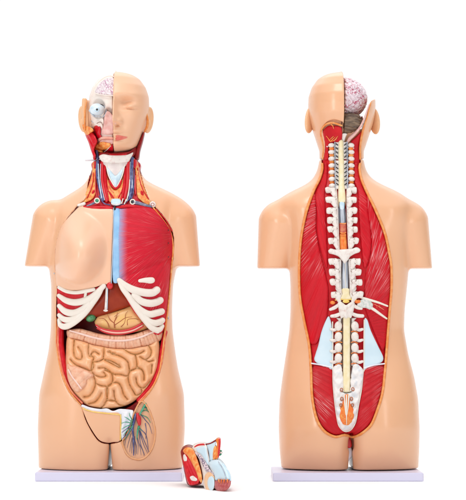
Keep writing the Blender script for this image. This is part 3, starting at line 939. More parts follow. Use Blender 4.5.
tubes('thigh_nerves', L, YF, mat('grey_violet_line', (0.16, 0.14, 0.22), rough=0.4), FM, off=1.8)
L = []
for a in ([(180, 90), (215, 80), (238, 95)], [(178, 115), (225, 135), (250, 175)], [(195, 60), (225, 60), (240, 70)], [(205, 45), (225, 80)], [(165, 210), (175, 230), (190, 240)]):
    L.append((z7(a), [0.4, 0.35, 0.2]))
tubes('thigh_lymph', L, YF, m_lymph, FM, off=1.6)

# ---- seam lines, pegs and latches
tube('seam_line', [(78.5, 206.5), (70, 215.5), (64.5, 223), (60, 231)], [0.35, 0.4, 0.35, 0.15], YF, m_seam, FM, off=-0.35)
def peg(u, v):
    y = float(YF.at(u, v))
    p = ball('peg', u, v, y - 0.6, (3.1, 1.6, 3.1), m_bone, FM)
    cx, cy, cz = W(u, v, y - 2.2)
    ring = np.array([(cx + 1.5 * math.cos(a), cy, cz + 1.5 * math.sin(a)) for a in np.linspace(0, 2 * math.pi, 20, endpoint=False)])
    V, F = sweep(ring, 0.28, 6, closed=True)
    link('peg_ring', V, F, mat('ring_red', (0.5, 0.12, 0.1)), p)
peg(152.6, 204.4)
tube('peg', [(78.5, 205.3), (84, 203.8)], [1.4, 1.8], YF, m_bone, FM, off=-0.6)
for u, v in ((54.3, 273.4), (168.4, 318.6), (167.9, 317)):
    y = float(YF.at(u, v))
    ball('latch', u, v, y - 0.2, (0.9, 1.2, 0.9), m_metal, FM, seg=12)
for v in (230, 243, 257, 296, 310):
    ball('magnet', 168.5 if v < 280 else 166, v, float(YF.at(167, v)) - 1.0, (0.6, 0.6, 0.6), m_black, FM, seg=8)
# shoulder strap beside the chest muscle
tube('strap_edge', [(153.5, 208), (162, 218.5), (170, 231), (173.0, 247), (171.2, 270), (168.8, 300), (165.2, 331)], 0.8, YF, m_fat, FM, off=0.2)
tube('strap_edge', [(156, 209), (165, 219), (172, 231)], 0.5, YF, m_red, FM, off=-0.3)
# ================================================================== NECK (front)
KN = Flat(lambda u, v: -26 + 0.0 * v)
def kn(u, v):
    return YF.at(u, np.maximum(v, 163.0)) + 2.4
NK = Flat(kn)
nz = lambda p: Z((80, 145), 5.18, p)
relief('neck_core', [(93, 162), (115, 162.3), (138.6, 162), (139.5, 172), (142, 186), (148, 200), (151, 208), (114, 210), (82, 206), (87, 196), (91, 182), (92.5, 172)], NK, m_red, FM, off=2.5, thick=20, r=4, h=1.5, sp=1.6)
for sgn, Lp in ((0, [(94.2, 163), (94.4, 172), (91.5, 184), (87.5, 195), (82.5, 202)]), (1, [(137.2, 172), (139.4, 184), (143.6, 195), (150, 203.5)])):
    tube('neck_fat', Lp, [1.6, 1.9, 2.3, 2.8, 1.8][:len(Lp)], NK, m_fat, FM, off=0.5, flat=0.7)
relief('neck_fat', [(92.6, 168), (95.6, 168), (96.2, 182), (95, 195), (91, 200), (84, 203), (80.5, 204.5), (86, 197), (91, 182)], NK, m_fat, FM, off=-0.2, thick=3, r=1.5, h=0.8, sp=1.0)
relief('neck_fat', [(135.2, 163), (137.6, 162), (140.4, 174), (144.4, 187), (150.5, 199), (152.8, 202), (147.5, 205), (141, 200.5), (137.4, 196), (136.2, 182)], NK, m_fat, FM, off=-0.2, thick=3, r=1.5, h=0.8, sp=1.0)
ball('neck_gland', 93.2, 192.5, float(NK.at(93, 192)) - 1.2, (1.3, 1.0, 2.8), m_red, FM, rot=-20)
ball('neck_gland', 142.2, 193.2, float(NK.at(142, 193)) - 1.6, (1.4, 1.0, 2.8), m_red, FM, rot=20)
relief('neck_muscle', [(93.4, 161.8), (96, 161.8), (95.4, 168), (93, 168.4)], NK, m_red, FM, off=-1.2, thick=3, r=1, h=0.8, sp=1.0)
relief('neck_muscle', [(133.4, 159.6), (136.8, 160), (136.6, 166), (134.4, 168.6), (133, 165)], NK, m_red, FM, off=-1.5, thick=3, r=1, h=0.8, sp=1.0)
tube('jugular_vein', [(97.8, 161.5), (97.4, 170), (98.4, 180), (100.4, 190), (102.6, 200)], [1.6, 1.7, 1.7, 1.7, 1.7], NK, m_vein, FM, off=-1.3)
tube('vagus_nerve', [(98.3, 164), (98.7, 175), (99.6, 185), (101.6, 198)], 0.55, NK, m_cart, FM, off=-2.8)
tube('carotid_artery', [(102.6, 161.5), (102.4, 170), (102.4, 180), (104, 190), (106.5, 201)], [1.6, 1.7, 1.7, 1.5, 1.4], NK, m_artery, FM, off=-1.6)
tube('jugular_vein', [(132.2, 158), (131.6, 168), (131.4, 178), (131.6, 188), (129.6, 199)], [1.6, 1.8, 1.9, 1.8, 1.6], NK, m_vein, FM, off=-1.3)
tube('vagus_nerve', [(132.6, 166), (132.4, 178), (132, 188)], 0.5, NK, m_cart, FM, off=-2.9)
tube('vagus_nerve', [(129.6, 180), (129.0, 190), (126.6, 201)], 0.6, NK, m_nerve, FM, off=-2.2)
tube('carotid_artery', [(128.4, 160), (127.6, 168), (127.6, 178), (126.8, 188), (124.6, 199)], [1.7, 2.1, 2.1, 1.9, 1.6], NK, m_artery, FM, off=-1.6)
tube('carotid_artery', [(135.2, 176), (135, 186), (135.6, 194)], [0.9, 1.1, 0.8], NK, m_artery, FM, off=-1.0)
tube('subclavian_vein', [(134, 202.2), (140, 203.6), (146, 205.4), (151, 206.6)], [2.0, 1.7, 1.4, 1.0], YF, mat('subclavian_grey', (0.13, 0.14, 0.22), (0.25, 0.26, 0.36), scale=120), FM, off=-0.8)
tube('subclavian_vein', [(97, 201.5), (92, 204), (87, 206)], [1.1, 1.0, 0.7], YF, bpy.data.materials['subclavian_grey'], FM, off=-0.6)
for (u, v) in ((97, 200.6), (132.6, 201.8)):
    y = float(YF.at(u, v)) - 2.2
    cx, cy, cz = W(u, v, y)
    ring = np.array([(cx + 2.3 * math.cos(a), cy, cz + 2.3 * math.sin(a)) for a in np.linspace(0, 2 * math.pi, 24, endpoint=False)])
    V, F = sweep(ring, 0.6, 8, closed=True)
    q = link('clavicle_end', V, F, m_nerve, FM)
    ball('marrow', u, v, y + 0.8, (1.9, 1.4, 1.9), m_lymph if u < 110 else m_black, q, seg=14)
tube('collar_muscle', [(84, 206.6), (92, 207.4), (102, 207.6), (112, 208.2)], [0.8, 1.4, 1.8, 1.4], YF, m_red, FM, off=-0.1, flat=0.7)
tube('collar_muscle', [(117, 207.6), (126, 206.2), (138, 206.6), (150, 208)], [1.2, 1.8, 1.5, 0.9], YF, m_red, FM, off=-0.1, flat=0.7)
for pts, r, mm in (([(95.8, 170), (95.4, 182), (95.8, 192), (97.4, 199)], 0.5, m_artery), ([(100.6, 164), (100.4, 176), (101.8, 188), (104.6, 200)], 0.4, m_cart),
                   ([(93.4, 170), (93.2, 180), (90.6, 190), (87, 198)], 0.45, m_red), ([(134.2, 170), (134.0, 182), (133.0, 194), (131.4, 199)], 0.45, m_vein),
                   ([(130.2, 162), (129.8, 172), (129.8, 184), (128.6, 196)], 0.4, m_cart), ([(137.6, 168), (139.6, 180), (143.2, 190), (148.4, 199)], 0.5, m_red),
                   ([(106.8, 176), (107.0, 184), (109, 192), (112, 198)], 0.4, m_red), ([(124.0, 176), (123.6, 184), (121.6, 191), (119.2, 197)], 0.4, m_red),
                   ([(99.2, 196), (103.6, 203), (110, 205)], 0.6, m_vein), ([(129.2, 199), (124, 204), (119, 205.6)], 0.6, m_vein)):
    tube('neck_vessel', pts, r, NK, mm, FM, off=-1.9)
# strap muscles and thyroid region
for pts in ([(105.2, 164), (105, 174), (105.6, 186), (108, 200)], [(125, 168), (124.6, 178), (123.6, 190), (121, 201)]):
    tube('strap_muscle', pts, [0.8, 1.3, 1.4, 1.2], NK, m_red, FM, off=-1.6)
relief('thyroid_fat', [(105.2, 172), (108.4, 180), (112, 187.4), (115.4, 189.6), (119, 187), (122.4, 179), (124.6, 170), (125.6, 180), (124.8, 192), (122, 200), (118.6, 203), (113, 203), (108.6, 200.4), (106, 190)],
       NK, m_fat, FM, off=-0.6, thick=4, r=1.5, h=1.0, sp=0.9)
tube('throat_muscle', [(109.6, 181), (112.5, 186), (115.6, 188.2), (118.8, 185.6), (121, 180.6)], 1.2, NK, m_red, FM, off=-2.6)
tube('throat_muscle', [(108.4, 191), (111.5, 194.6), (113.6, 198)], 0.6, NK, m_red, FM, off=-1.9)
tube('throat_muscle', [(123.6, 189), (120.6, 193.4), (118.4, 197.6)], 0.6, NK, m_red, FM, off=-1.9)
tube('throat_muscle', [(109, 186), (111, 190), (113.6, 192.6)], 0.4, NK, m_pinkedge, FM, off=-1.9)
relief('thyroid_cartilage', [(106.4, 166.2), (110.6, 170.4), (115.4, 175.6), (120.4, 170.4), (124.2, 166), (122.6, 173), (119.6, 180.6), (115.8, 186.6), (111.6, 181), (108.4, 174)], NK, m_cart, FM, off=-2.6, thick=5, r=3, h=1.6, sp=0.9,
       bump=lambda u, v, d: 1.6 * np.exp(-((u - 115.6) / 2.2) ** 2))
tube('cartilage_rim', [(106.2, 165), (108.2, 174.4), (111.4, 181.4), (115.7, 187), (119.8, 181), (122.8, 173.6), (124.6, 165)], 0.55, NK, m_nerve, FM, off=-3.4)
relief('hyoid_membrane', [(102.6, 161.8), (115, 162.4), (128.4, 161.4), (125.6, 166), (121, 171.4), (115.5, 176.6), (110.4, 171.6), (106, 166.8)], NK, mat('pale_membrane', (0.72, 0.62, 0.60), (0.80, 0.72, 0.68), scale=80), FM, off=-2.0, thick=5, r=1.5, h=1.0, sp=0.9)
relief('trachea_ring', [(111, 200.6), (113, 198.8), (119, 198.8), (121, 200.6), (120.4, 204.4), (116, 205.6), (111.6, 204.4)], YF, m_cart, FM, off=-1.6, thick=4, r=1.5, h=1.6, sp=0.8)
tube('trachea_ring', [(111.6, 203.6), (116, 204.8), (120.4, 203.6)], 0.5, YF, m_bone, FM, off=-3.4)
tube('neck_nerve', [(121.6, 203.4), (123, 198.8)], 0.5, YF, m_nerve, FM, off=-2.4)
tube('neck_nerve', [(124.4, 204), (126, 199.6)], 0.5, YF, m_nerve, FM, off=-2.4)
tube('sternal_notch', [(114.6, 207), (115, 209.6)], [1.2, 0.9], YF, m_black, FM, off=-0.6)
# plate that carries the head
relief('neck_plate', [(99.0, 156.6), (103, 154.2), (109, 155.0), (116, 155.4), (127, 154.8), (133.2, 152.4), (130.6, 158), (127.6, 162), (115, 163), (103.4, 162.2)], NK, m_bone, FM, off=-4.4, thick=12, r=1, h=0.8, sp=1.2)
tube('plate_line', [(100, 159.4), (108, 160.6), (116, 160.8), (128, 160.2)], 0.3, NK, m_metal, FM, off=-4.3)
tube('locating_pin', [(85.6, 160.3), (98, 160.1)], 0.75, Flat(lambda u, v: -8 + 0 * u), m_sheet, FM, off=0)
# ================================================================== HEAD shared field
def head_field(g, uc, grow=0.0, face=True, sgn=1, neck=None):
    """sgn=1: the face looks towards -y"""
    hw, fd, bd = table(g.vs, [
        (60, 0, 0, 0), (72.4, 0, 0, 0), (73.3, 9, 14, 12), (75.5, 17.5, 23, 22), (80, 24.5, 31, 31), (88, 30.2, 38, 39), (97, 33.2, 42, 43), (106, 33.6, 43, 44), (116, 32.8, 42.5, 43),
        (125, 30.8, 41.5, 38), (133, 28.2, 40.5, 32), (140, 25.8, 39.5, 27), (146, 23.2, 38, 25), (150.5, 20, 35, 24), (154, 12, 22, 15), (156, 2, 6, 6), (158, 0, 0, 0), (200, 0, 0, 0)], 0.8)
    near, far = (fd, bd) if sgn == 1 else (bd, fd)
    c = np.full(len(g.vs), uc)
    Ys = g.Y
    if face:
        du = np.abs(g.U - uc); v = g.V
        G = lambda a, b, sa, sb: np.exp(-((du - a) / sa) ** 2 - ((v - b) / sb) ** 2)
        hh = np.interp(g.vs, [96, 102, 110, 118, 124, 127, 129.3, 131], [0, 2.0, 6, 11, 15, 14.5, 4, 0]).astype(np.float32)[None, None, :]
        ww = np.interp(g.vs, [100, 110, 120, 126, 130], [2.6, 2.8, 3.6, 4.8, 5]).astype(np.float32)[None, None, :]
        disp = hh * np.exp(-(du / ww) ** 2)
        disp = disp + 5.0 * G(6.4, 126.0, 2.2, 2.6) - 5.0 * G(4.0, 129.8, 2.4, 1.1)
        disp = disp - 10.5 * G(13.0, 107.5, 8.0, 6.0) + 1.8 * G(16, 100, 12, 3.0)
        disp = disp + 8.0 * G(16.4, 109.8, 6.0, 3.8) - 3.0 * G(16.4, 113.0, 7.0, 0.9)
        disp = disp + 1.8 * G(22, 121, 7, 6) - 1.0 * G(9.5, 130, 2.5, 5)
        disp = disp + 2.4 * G(0, 136, 11, 6) + 1.2 * G(4, 135, 6, 1.6) + 1.5 * G(0, 139.2, 8, 1.7) - 2.4 * G(0, 137.2, 10.5, 0.8)
        disp = disp - 3.0 * G(0, 143.4, 9, 2.0) + 4.2 * G(0, 148.2, 7, 4.2)
        Ys = (g.Y + sgn * disp * np.clip(-sgn * g.Y / 20.0, 0, 1)).astype(np.float32)
    class q: pass
    h = Grid.__new__(Grid); h.__dict__.update(g.__dict__); h.Y = Ys
    f = h.loft(c, hw, near, far, 2.15) - grow
    return f

def ear_field(g, u, v, y, side, face=-1):
    """side -1: left in the picture"""
    t = math.radians(30) * side * face
    ct, st = math.cos(t), math.sin(t)
    x = (g.U - u); yy = (g.Y - y); z = (g.V - v)
    a = x * ct + yy * st       # across the ear plate
    b = -x * st + yy * ct      # along it, front to back
    b = b + z * 0.18
    e = np.sqrt((a / 3.4) ** 2 + (b / 8.2) ** 2 + ((z + 0.5) / 13.6) ** 2)
    f = (e - 1) * 3.4
    hol = np.sqrt(((a - 3.4 * side) / 2.6) ** 2 + (b / 5.8) ** 2 + ((z + 1) / 10.6) ** 2)
    f = smax(f, -(hol - 1) * 2.6, 1.0)
    tr = np.sqrt(((a - 1.0 * side) / 2.4) ** 2 + ((b + 1.0) / 2.0) ** 2 + ((z - 3) / 4.0) ** 2)
    f = smin(f, (tr - 1) * 2.0, 1.0)
    return f.astype(np.float32)

HC = 115.6
gh = Grid(74, 158, 66, 162, -60, 52, 0.8)
FH = head_field(gh, HC)
# the neck piece that goes up under the jaw
nk = gh.loft(np.full(len(gh.vs), 115.5), np.interp(gh.vs, [120, 140, 160], [24, 23.2, 22.6]), np.full(len(gh.vs), 21.0), np.full(len(gh.vs), 24.0), 2.2)
nk = np.maximum(nk, np.maximum(gh.V - 158.6, 118 - gh.V))
half = HC - gh.U
SKIN_HEAD = smax(FH, half, 0.6)
head = None
V, F = vdb_mesh(gh, SKIN_HEAD)
HEAD = link('head', V, F, m_face, FM, label='half face with closed eye and smooth bald skin')
YFH = Depth(gh, gh.near_map(FH))
del SKIN_HEAD
nkf = smax(nk, FH * 0 + (gh.Y + 6) * -1, 1)      # rear part of the neck
V, F = vdb_mesh(gh, smax(nk, -(gh.Y + 8), 1.0))
link('nape', V, F, m_skin, HEAD)
# ears
g2 = Grid(140, 160, 98, 142, -18, 26, 0.6)
V, F = vdb_mesh(g2, ear_field(g2, 148.2, 120.2, 2, 1))
link('ear', V, F, m_ear, HEAD)
g2 = Grid(74, 98, 94, 142, -18, 30, 0.6)
V, F = vdb_mesh(g2, ear_field(g2, 82.8, 119.2, 2, -1))
link('ear', V, F, m_ear, HEAD)
# strip of scalp that carries the left ear
FHs = head_field(gh, HC, face=False)
Pl = np.array([(79, 99.5), (87.4, 99.5), (88.4, 110), (89.5, 126), (90, 134), (84, 136), (79, 128)], float)
st = gh.poly(np.stack([Pl[:, 0] - UC, VC - Pl[:, 1]], 1))[:, None, :]
strip = smax(smax(FHs, st, 0.6), -(gh.Y + 12), 0.8)
V, F = vdb_mesh(gh, strip)
link('scalp_strip', V, F, m_ear, HEAD)
# skull half
SK = head_field(gh, HC, grow=-7.2, face=False)
SK = smax(SK, gh.U - (HC - 0.8), 0.5)
# eye socket and nose hollow
SK = smax(SK, -(np.sqrt(((gh.U - 97.2) / 9.8) ** 2 + ((gh.V - 110) / 8.8) ** 2 + ((gh.Y + 34) / 14) ** 2) - 1) * 8, 1.2)
SK = smax(SK, -(np.sqrt(((gh.U - 110.5) / 5.4) ** 2 + ((gh.V - 121) / 10) ** 2 + ((gh.Y + 36) / 10) ** 2) - 1) * 5, 1.5)
V, F = vdb_mesh(gh, SK)
link('skull', V, F, m_ivory, HEAD)
SK0 = head_field(gh, HC, grow=-7.2, face=False)
YS = Depth(gh, gh.near_map(SK0))
t1 = lambda p: Z((70, 65), 7.77, p); t5 = lambda p: Z((84, 98), 12.94, p); t6 = lambda p: Z((84, 126), 12.94, p)
relief('brain', t1([(342, 108), (310, 98), (270, 112), (235, 140), (208, 175), (195, 215), (230, 226), (290, 232), (342, 234)]), YS, m_brain2, HEAD, off=-1.2, thick=5, r=2.5, h=1.0, sp=0.9)
relief('brain_midline', t1([(341, 106), (352, 106), (353, 224), (341, 224)]), YS, m_dred, HEAD, off=-2.6, thick=14, r=0.6, h=0.3, sp=0.8, smooth=False)
relief('face_midline', [(114.4, 94), (116.2, 94), (116.4, 110), (116.4, 128), (116.6, 153.5), (114.2, 153.5), (114.6, 135)], YFH, mat('pink_midline', (0.80, 0.52, 0.44), rough=0.4), HEAD, off=1.2, thick=12, r=0.6, h=0.3, sp=0.9, smooth=False)
# skull rim over the brain
tube('skull_rim', t1([(195, 218), (230, 228), (290, 236), (342, 238)]), 0.5, YS, m_ivory, HEAD, off=-2.2)
tube('skull_rim', t1([(345, 92), (308, 84), (262, 100), (225, 130), (196, 166), (178, 205), (170, 240)]), 0.7, YS, m_ivory, HEAD, off=-0.2)
# eye
ey = -37
eye = ball('eyeball', 97.2, 109.6, ey + 6, (7.6, 9.0, 6.2), mat('eye_white_blue', (0.60, 0.72, 0.80), (0.72, 0.80, 0.85), scale=60, rough=0.2, coat=0.5), HEAD, seg=36)
ball('iris', 97.0, 109.4, ey - 2.1, (2.7, 0.9, 2.7), mat('iris_blue', (0.50, 0.64, 0.74), rough=0.15), eye, seg=20)
ball('pupil', 97.0, 109.5, ey - 2.6, (1.25, 0.7, 1.25), m_black, eye, seg=16)
def fix(fn): return Flat(fn)
EY = Flat(lambda u, v: ey + 4 + 0.10 * ((u - 97.2) ** 2) ** 0.9 * 0.5 + 0 * v)
tube('eye_muscle', t5([(180, 85), (230, 92), (270, 120), (288, 160), (275, 210), (245, 245)]), [0.5, 0.9, 0.8, 0.7, 0.6, 0.5], EY, m_cord, HEAD, off=-1.0)
tube('eye_muscle', t5([(70, 160), (90, 195), (125, 230), (170, 245), (215, 240)]), [0.8, 0.5, 0.7, 0.5, 0.6], EY, m_cord, HEAD, off=-1.0)
tube('eye_muscle', t5([(185, 82), (230, 90), (250, 100)]), [0.6, 0.9, 0.4], EY, m_black, HEAD, off=-1.8)
# nose wall, upper jaw
YN = Flat(lambda u, v: YS.at(u, v) * 0 - 33.0 + 0.012 * (u - 112) ** 2)
relief('nasal_cavity', t5([(300, 170), (335, 182), (365, 220), (378, 265), (380, 330), (375, 400), (368, 466), (240, 466), (228, 420), (246, 360), (258, 320), (262, 250), (278, 200)]), YS, m_pink, HEAD, off=-1.6, thick=8, r=2.0, h=0.8, sp=0.9,
       bump=lambda u, v, d: 0.9 * np.sin((v - 118) * 0.62) - 2.0 * np.clip(d / 4, 0, 1))
tube('nasal_rim', t5([(395, 20), (398, 120), (396, 250), (385, 330), (392, 420), (384, 470)]), 0.55, YS, m_ivory, HEAD, off=-2.6)
relief('ear_base', [(85.5, 101), (88, 100), (91.5, 104), (91, 112), (92, 120), (93, 128), (89.5, 131), (86, 128), (85, 115)], Flat(lambda u, v: -8 + 0 * u), m_face, HEAD, off=0, thick=10, r=3, h=1.5, sp=1.0)
tube('ear_rim', [(146.6, 113), (147.6, 120), (147.0, 127), (144.4, 132)], [0.6, 1.2, 1.3, 0.8], Flat(lambda u, v: -11 + 0 * u), m_edge, HEAD, off=0)
tube('ear_rim', [(86.6, 101.5), (85.2, 110), (84.8, 120), (84.8, 130)], [0.5, 0.8, 0.9, 0.7], Flat(lambda u, v: -13 + 0 * u), m_edge, HEAD, off=0)
relief('cheek_bone', t5([(92, 250), (95, 225), (120, 240), (170, 262), (240, 262), (256, 310), (244, 350), (235, 400), (215, 380), (150, 375), (110, 400), (92, 370), (90, 310)]), YS, m_ivory, HEAD, off=-1.8, thick=5, r=2.5, h=1.4, sp=0.9,
       bump=lambda u, v, d: 0.7 * np.sin(u * 1.3) * np.sin(v * 1.1))
tube('cheek_vessel', t5([(88, 300), (100, 296), (120, 320)]), 0.35, YS, m_cord, HEAD, off=-3.6)
tube('cheek_vessel', t5([(165, 330), (195, 312), (225, 318), (240, 350)]), 0.3, YS, mat('brown_line', (0.25, 0.12, 0.08)), HEAD, off=-3.8)
YJ = Flat(lambda u, v: -36 * np.sqrt(np.clip(1 - ((115.6 - u) / 31) ** 2, 0.05, 1)) + 0 * v)
relief('parotid_gland', t6([(-20, -20), (30, 0), (75, 10), (110, 30), (120, 60), (80, 90), (50, 110), (20, 110), (-5, 60)]), YJ, m_fat, HEAD, off=-1.6, thick=7, r=2, h=1.5, sp=0.9)
relief('jaw_muscle', t6([(15, 105), (60, 85), (100, 80), (140, 120), (160, 160), (170, 200), (130, 300), (150, 380), (130, 410), (95, 330), (60, 220)]), YJ, m_red, HEAD, off=3, thick=10, r=3, h=2.4, sp=0.9,
       bump=lambda u, v, d: 0.7 * np.sin((u * 0.95 - v * 0.5) * 1.9) * np.clip(d / 2, 0, 1))
relief('chewing_muscle', t6([(125, 5), (160, -8), (205, 10), (216, 60), (212, 110), (222, 140), (180, 160), (160, 170), (110, 110), (95, 70), (125, 50)]), YS, m_red, HEAD, off=-2.4, thick=6, r=2, h=2.0, sp=0.9,
       bump=lambda u, v, d: 0.8 * np.sin((u * 0.9 + v * 0.35) * 1.6))
relief('upper_lip', t6([(175, 175), (215, 145), (270, 135), (330, 140), (375, 145), (378, 170), (330, 172), (270, 172), (220, 178), (180, 205)]), YS, mat('inner_lip_pink', (0.74, 0.30, 0.22), (0.80, 0.45, 0.36), scale=90), HEAD, off=-3.6, thick=8, r=2, h=1.8, sp=0.8)
relief('gum', t6([(180, 205), (225, 182), (290, 175), (376, 175), (376, 225), (330, 240), (270, 215), (215, 215)]), YS, m_pink, HEAD, off=-2.0, thick=8, r=1.5, h=1.0, sp=0.8)
relief('jaw_bone', t6([(150, 250), (180, 215), (240, 205), (300, 215), (345, 230), (335, 270), (290, 300), (250, 315), (190, 300), (150, 285)]), YS, m_fat, HEAD, off=-3.4, thick=8, r=3, h=2.4, sp=0.8)
relief('jaw_bone', t6([(140, 290), (190, 305), (240, 322), (250, 345), (200, 340), (150, 315)]), YS, m_orange, HEAD, off=-2.6, thick=8, r=2, h=1.4, sp=0.8)
relief('chin_muscle', t6([(255, 335), (300, 300), (340, 250), (368, 235), (378, 300), (372, 360), (310, 365), (270, 362)]), YS, m_red, HEAD, off=-1.6, thick=12, r=2, h=1.6, sp=0.8)
tube('chin_line', t6([(262, 335), (300, 305), (345, 255)]), 0.4, YS, m_nerve, HEAD, off=-4.0)
tube('throat_band', t6([(160, 330), (200, 360), (225, 395), (250, 420)]), [0.8, 1.0, 1.0, 0.8], YS, m_orange, HEAD, off=0.5)
tube('neck_vessel', t6([(150, 350), (165, 380), (195, 410)]), [0.9, 1.4, 1.2], YS, m_cord, HEAD, off=1.0)
tube('neck_vessel', t6([(180, 370), (200, 395), (215, 420)]), 0.8, YS, m_black, HEAD, off=0.5)
relief('under_jaw', [(100, 152.6), (104, 152.6), (116, 152.6), (128, 151.6), (134, 148.2), (136, 147), (136, 152), (132, 156.6), (116, 158.4), (102, 158.0), (99, 156)], NK, m_dred, HEAD, off=-2.2, thick=14, r=1.5, h=1.0, sp=1.0)
tube('under_jaw_band', [(110, 154.6), (118, 155.0), (126, 154.2)], 0.8, NK, m_red, HEAD, off=-3.6)
relief('side_neck_muscle', [(137.2, 146.5), (141, 137), (144.2, 131.5), (142.6, 140), (139.8, 150), (138.2, 158.6), (134.5, 158.6), (134.2, 154)], Flat(lambda u, v: -12 + 0 * u), m_dred, HEAD, off=0, thick=14, r=2, h=2, sp=1.0)
tube('side_neck_muscle', [(93.6, 148), (94.6, 153), (94.8, 158.4)], [1.2, 1.6, 1.7], Flat(lambda u, v: -12 + 0 * u), m_red, HEAD, off=0)
tube('neck_vessel', [(96.6, 151), (97.4, 155), (97.8, 158.8)], 1.3, Flat(lambda u, v: -15 + 0 * u), m_vein, HEAD, off=0)
# right half lips
relief('lips', [(115.9, 135.7), (117.6, 134.8), (119.4, 135.2), (124, 136.2), (128.4, 137.2), (124.2, 138.9), (120.4, 140.0), (115.9, 140.2)], YFH, m_lip, HEAD, off=-0.25, thick=2, r=1.2, h=0.5, sp=0.6,
       bump=lambda u, v, d: -0.8 * np.exp(-((v - 137.3) / 0.45) ** 2))
# ================================================================== REAR MODEL
RM = root('anatomical_torso', 'anatomical torso model seen from behind, red back opened along the whole spine', 'torso model', 348.5,
          'open anatomical torso models on lavender plates')
plate(RM, 273.0, 423.6, 473.0)
gr = Grid(246, 444, 150, 478, -72, 60, 1.0)
def trunk_rear(g):
    L, R, nr, fr = table(g.vs, [
        (150, 319.5, 363.5, 24, 22), (160, 319.5, 363.5, 24, 22), (170, 317.5, 365.5, 26, 24), (179, 313, 371, 29, 27), (185, 306, 381, 31, 30), (192, 290, 398, 34, 34),
        (199, 279, 408, 38, 38), (208, 274, 416, 41, 42), (240, 284, 411, 44, 44), (268, 289.5, 408.5, 44, 45),
        (285, 290.5, 407, 42, 45), (310, 290.5, 404.5, 38, 44), (330, 289.5, 403.8, 36, 44), (354, 286, 408, 38, 45), (377, 282.5, 414, 44, 46),
        (400, 279.5, 418, 50, 46), (428, 278.6, 419.3, 52, 44), (450, 279.5, 419, 48, 42), (469, 281.5, 418, 43, 42), (480, 281.5, 418, 43, 42)], 3)
    G = lambda a, b, sa, sb: np.exp(-((g.U - a) / sa) ** 2 - ((g.V - b) / sb) ** 2)
    dent = 12 * G(348.7, 452, 8, 26) - 4 * G(314, 425, 20, 34) - 4 * G(383, 425, 20, 34) + 5 * G(314, 474, 40, 14) + 5 * G(383, 474, 40, 14) + 3 * G(300, 335, 16, 30) + 3 * G(397, 335, 16, 30)
    dent = dent + 4 * G(289, 240, 5, 26) + 4 * G(408, 240, 5, 26) - 3 * G(300, 215, 14, 16) - 3 * G(394, 215, 14, 16)
    f = g.loft((L + R) / 2, (R - L) / 2, nr, fr, 2.35, dent.astype(np.float32))
    a1 = g.cone((283, 0, 225), (271.2, 0, 274), 25, 14.4, 1.0)
    a2 = g.cone((404, 0, 225), (418.6, 2, 274), 25, 14.4, 1.0)
    arm = np.minimum(a1, a2)
    arm = smax(arm, (g.V - 268.5).astype(np.float32), 1.2)
    f = smin(f, arm, 5)
    P = np.array([(348.4, 439), (347.8, 447), (346.4, 469), (346.0, 485), (351.8, 485), (351.4, 469), (350.0, 447), (349.4, 439)], float)
    gap = g.poly(np.stack([P[:, 0] - UC, VC - P[:, 1]], 1))[:, None, :]
    f = smax(f, -(gap), 5)
    # cleft between the buttocks, only near the back surface
    C = np.array([(347.8, 432), (347.6, 445), (350.2, 445), (350.0, 432)], float)
    cl = g.poly(np.stack([C[:, 0] - UC, VC - C[:, 1]], 1))[:, None, :]
    f = smax(f, -np.maximum(cl, g.Y + 30), 7)
    f = smax(f, (ZP + 0.6) - g.Z, 1.0)
    f = smax(f, 160.2 - g.V, 0.8)
    return f.astype(np.float32)
TR = trunk_rear(gr)
YR = Depth(gr, gr.near_map(TR))
# buttocks join smoothly over the cleft for the depth map of the opening
OPN = [(323.6, 158), (322.6, 168), (319.6, 179), (314, 190), (306.5, 211), (301.9, 233), (299.7, 254), (299.2, 280), (300.4, 300), (304, 320), (309, 345), (311, 370), (312, 395), (315, 413),
       (319.5, 425), (326.5, 433), (336, 437), (344.5, 435), (353, 437), (361, 434), (371, 425), (377, 411), (382.4, 393), (385, 370), (387, 345), (389.4, 313), (391.4, 290), (391.4, 268),
       (389.4, 254), (384.8, 233), (376, 211), (366.4, 191), (361.4, 179), (359.4, 168), (359, 158)]
OPN = catmull(OPN, True, 3)
PR = gr.poly(YR.world_poly(OPN))
Yb = gr.near_map(TR)[:, None, :]
Yb = np.where(np.isnan(Yb), 0, Yb).astype(np.float32)
c1 = np.maximum(PR[:, None, :], gr.Y - (Yb + 6.0))
V, F = vdb_mesh(gr, smax(TR, -c1, 0.7))
cen = V[F].mean(1)
yd = cen[:, 1] - YR.xz(cen[:, 0], cen[:, 2])
mi = np.zeros(len(F), int)
mi[inside(PR, gr, cen[:, 0], cen[:, 2], 0.7) & (yd > 1.2) & (yd < 12) & (cen[:, 1] < 10)] = 1
link('body_shell', V, F, None, RM, mats=[m_skin, m_dred], midx=mi)
del c1
OPR = [p for p in OPN.tolist()]
OPR = [p for p in OPR if p[1] > 160.6]
tube('cut_rim', OPR, 1.35, YR, m_edge, RM, off=0.1, step=2)

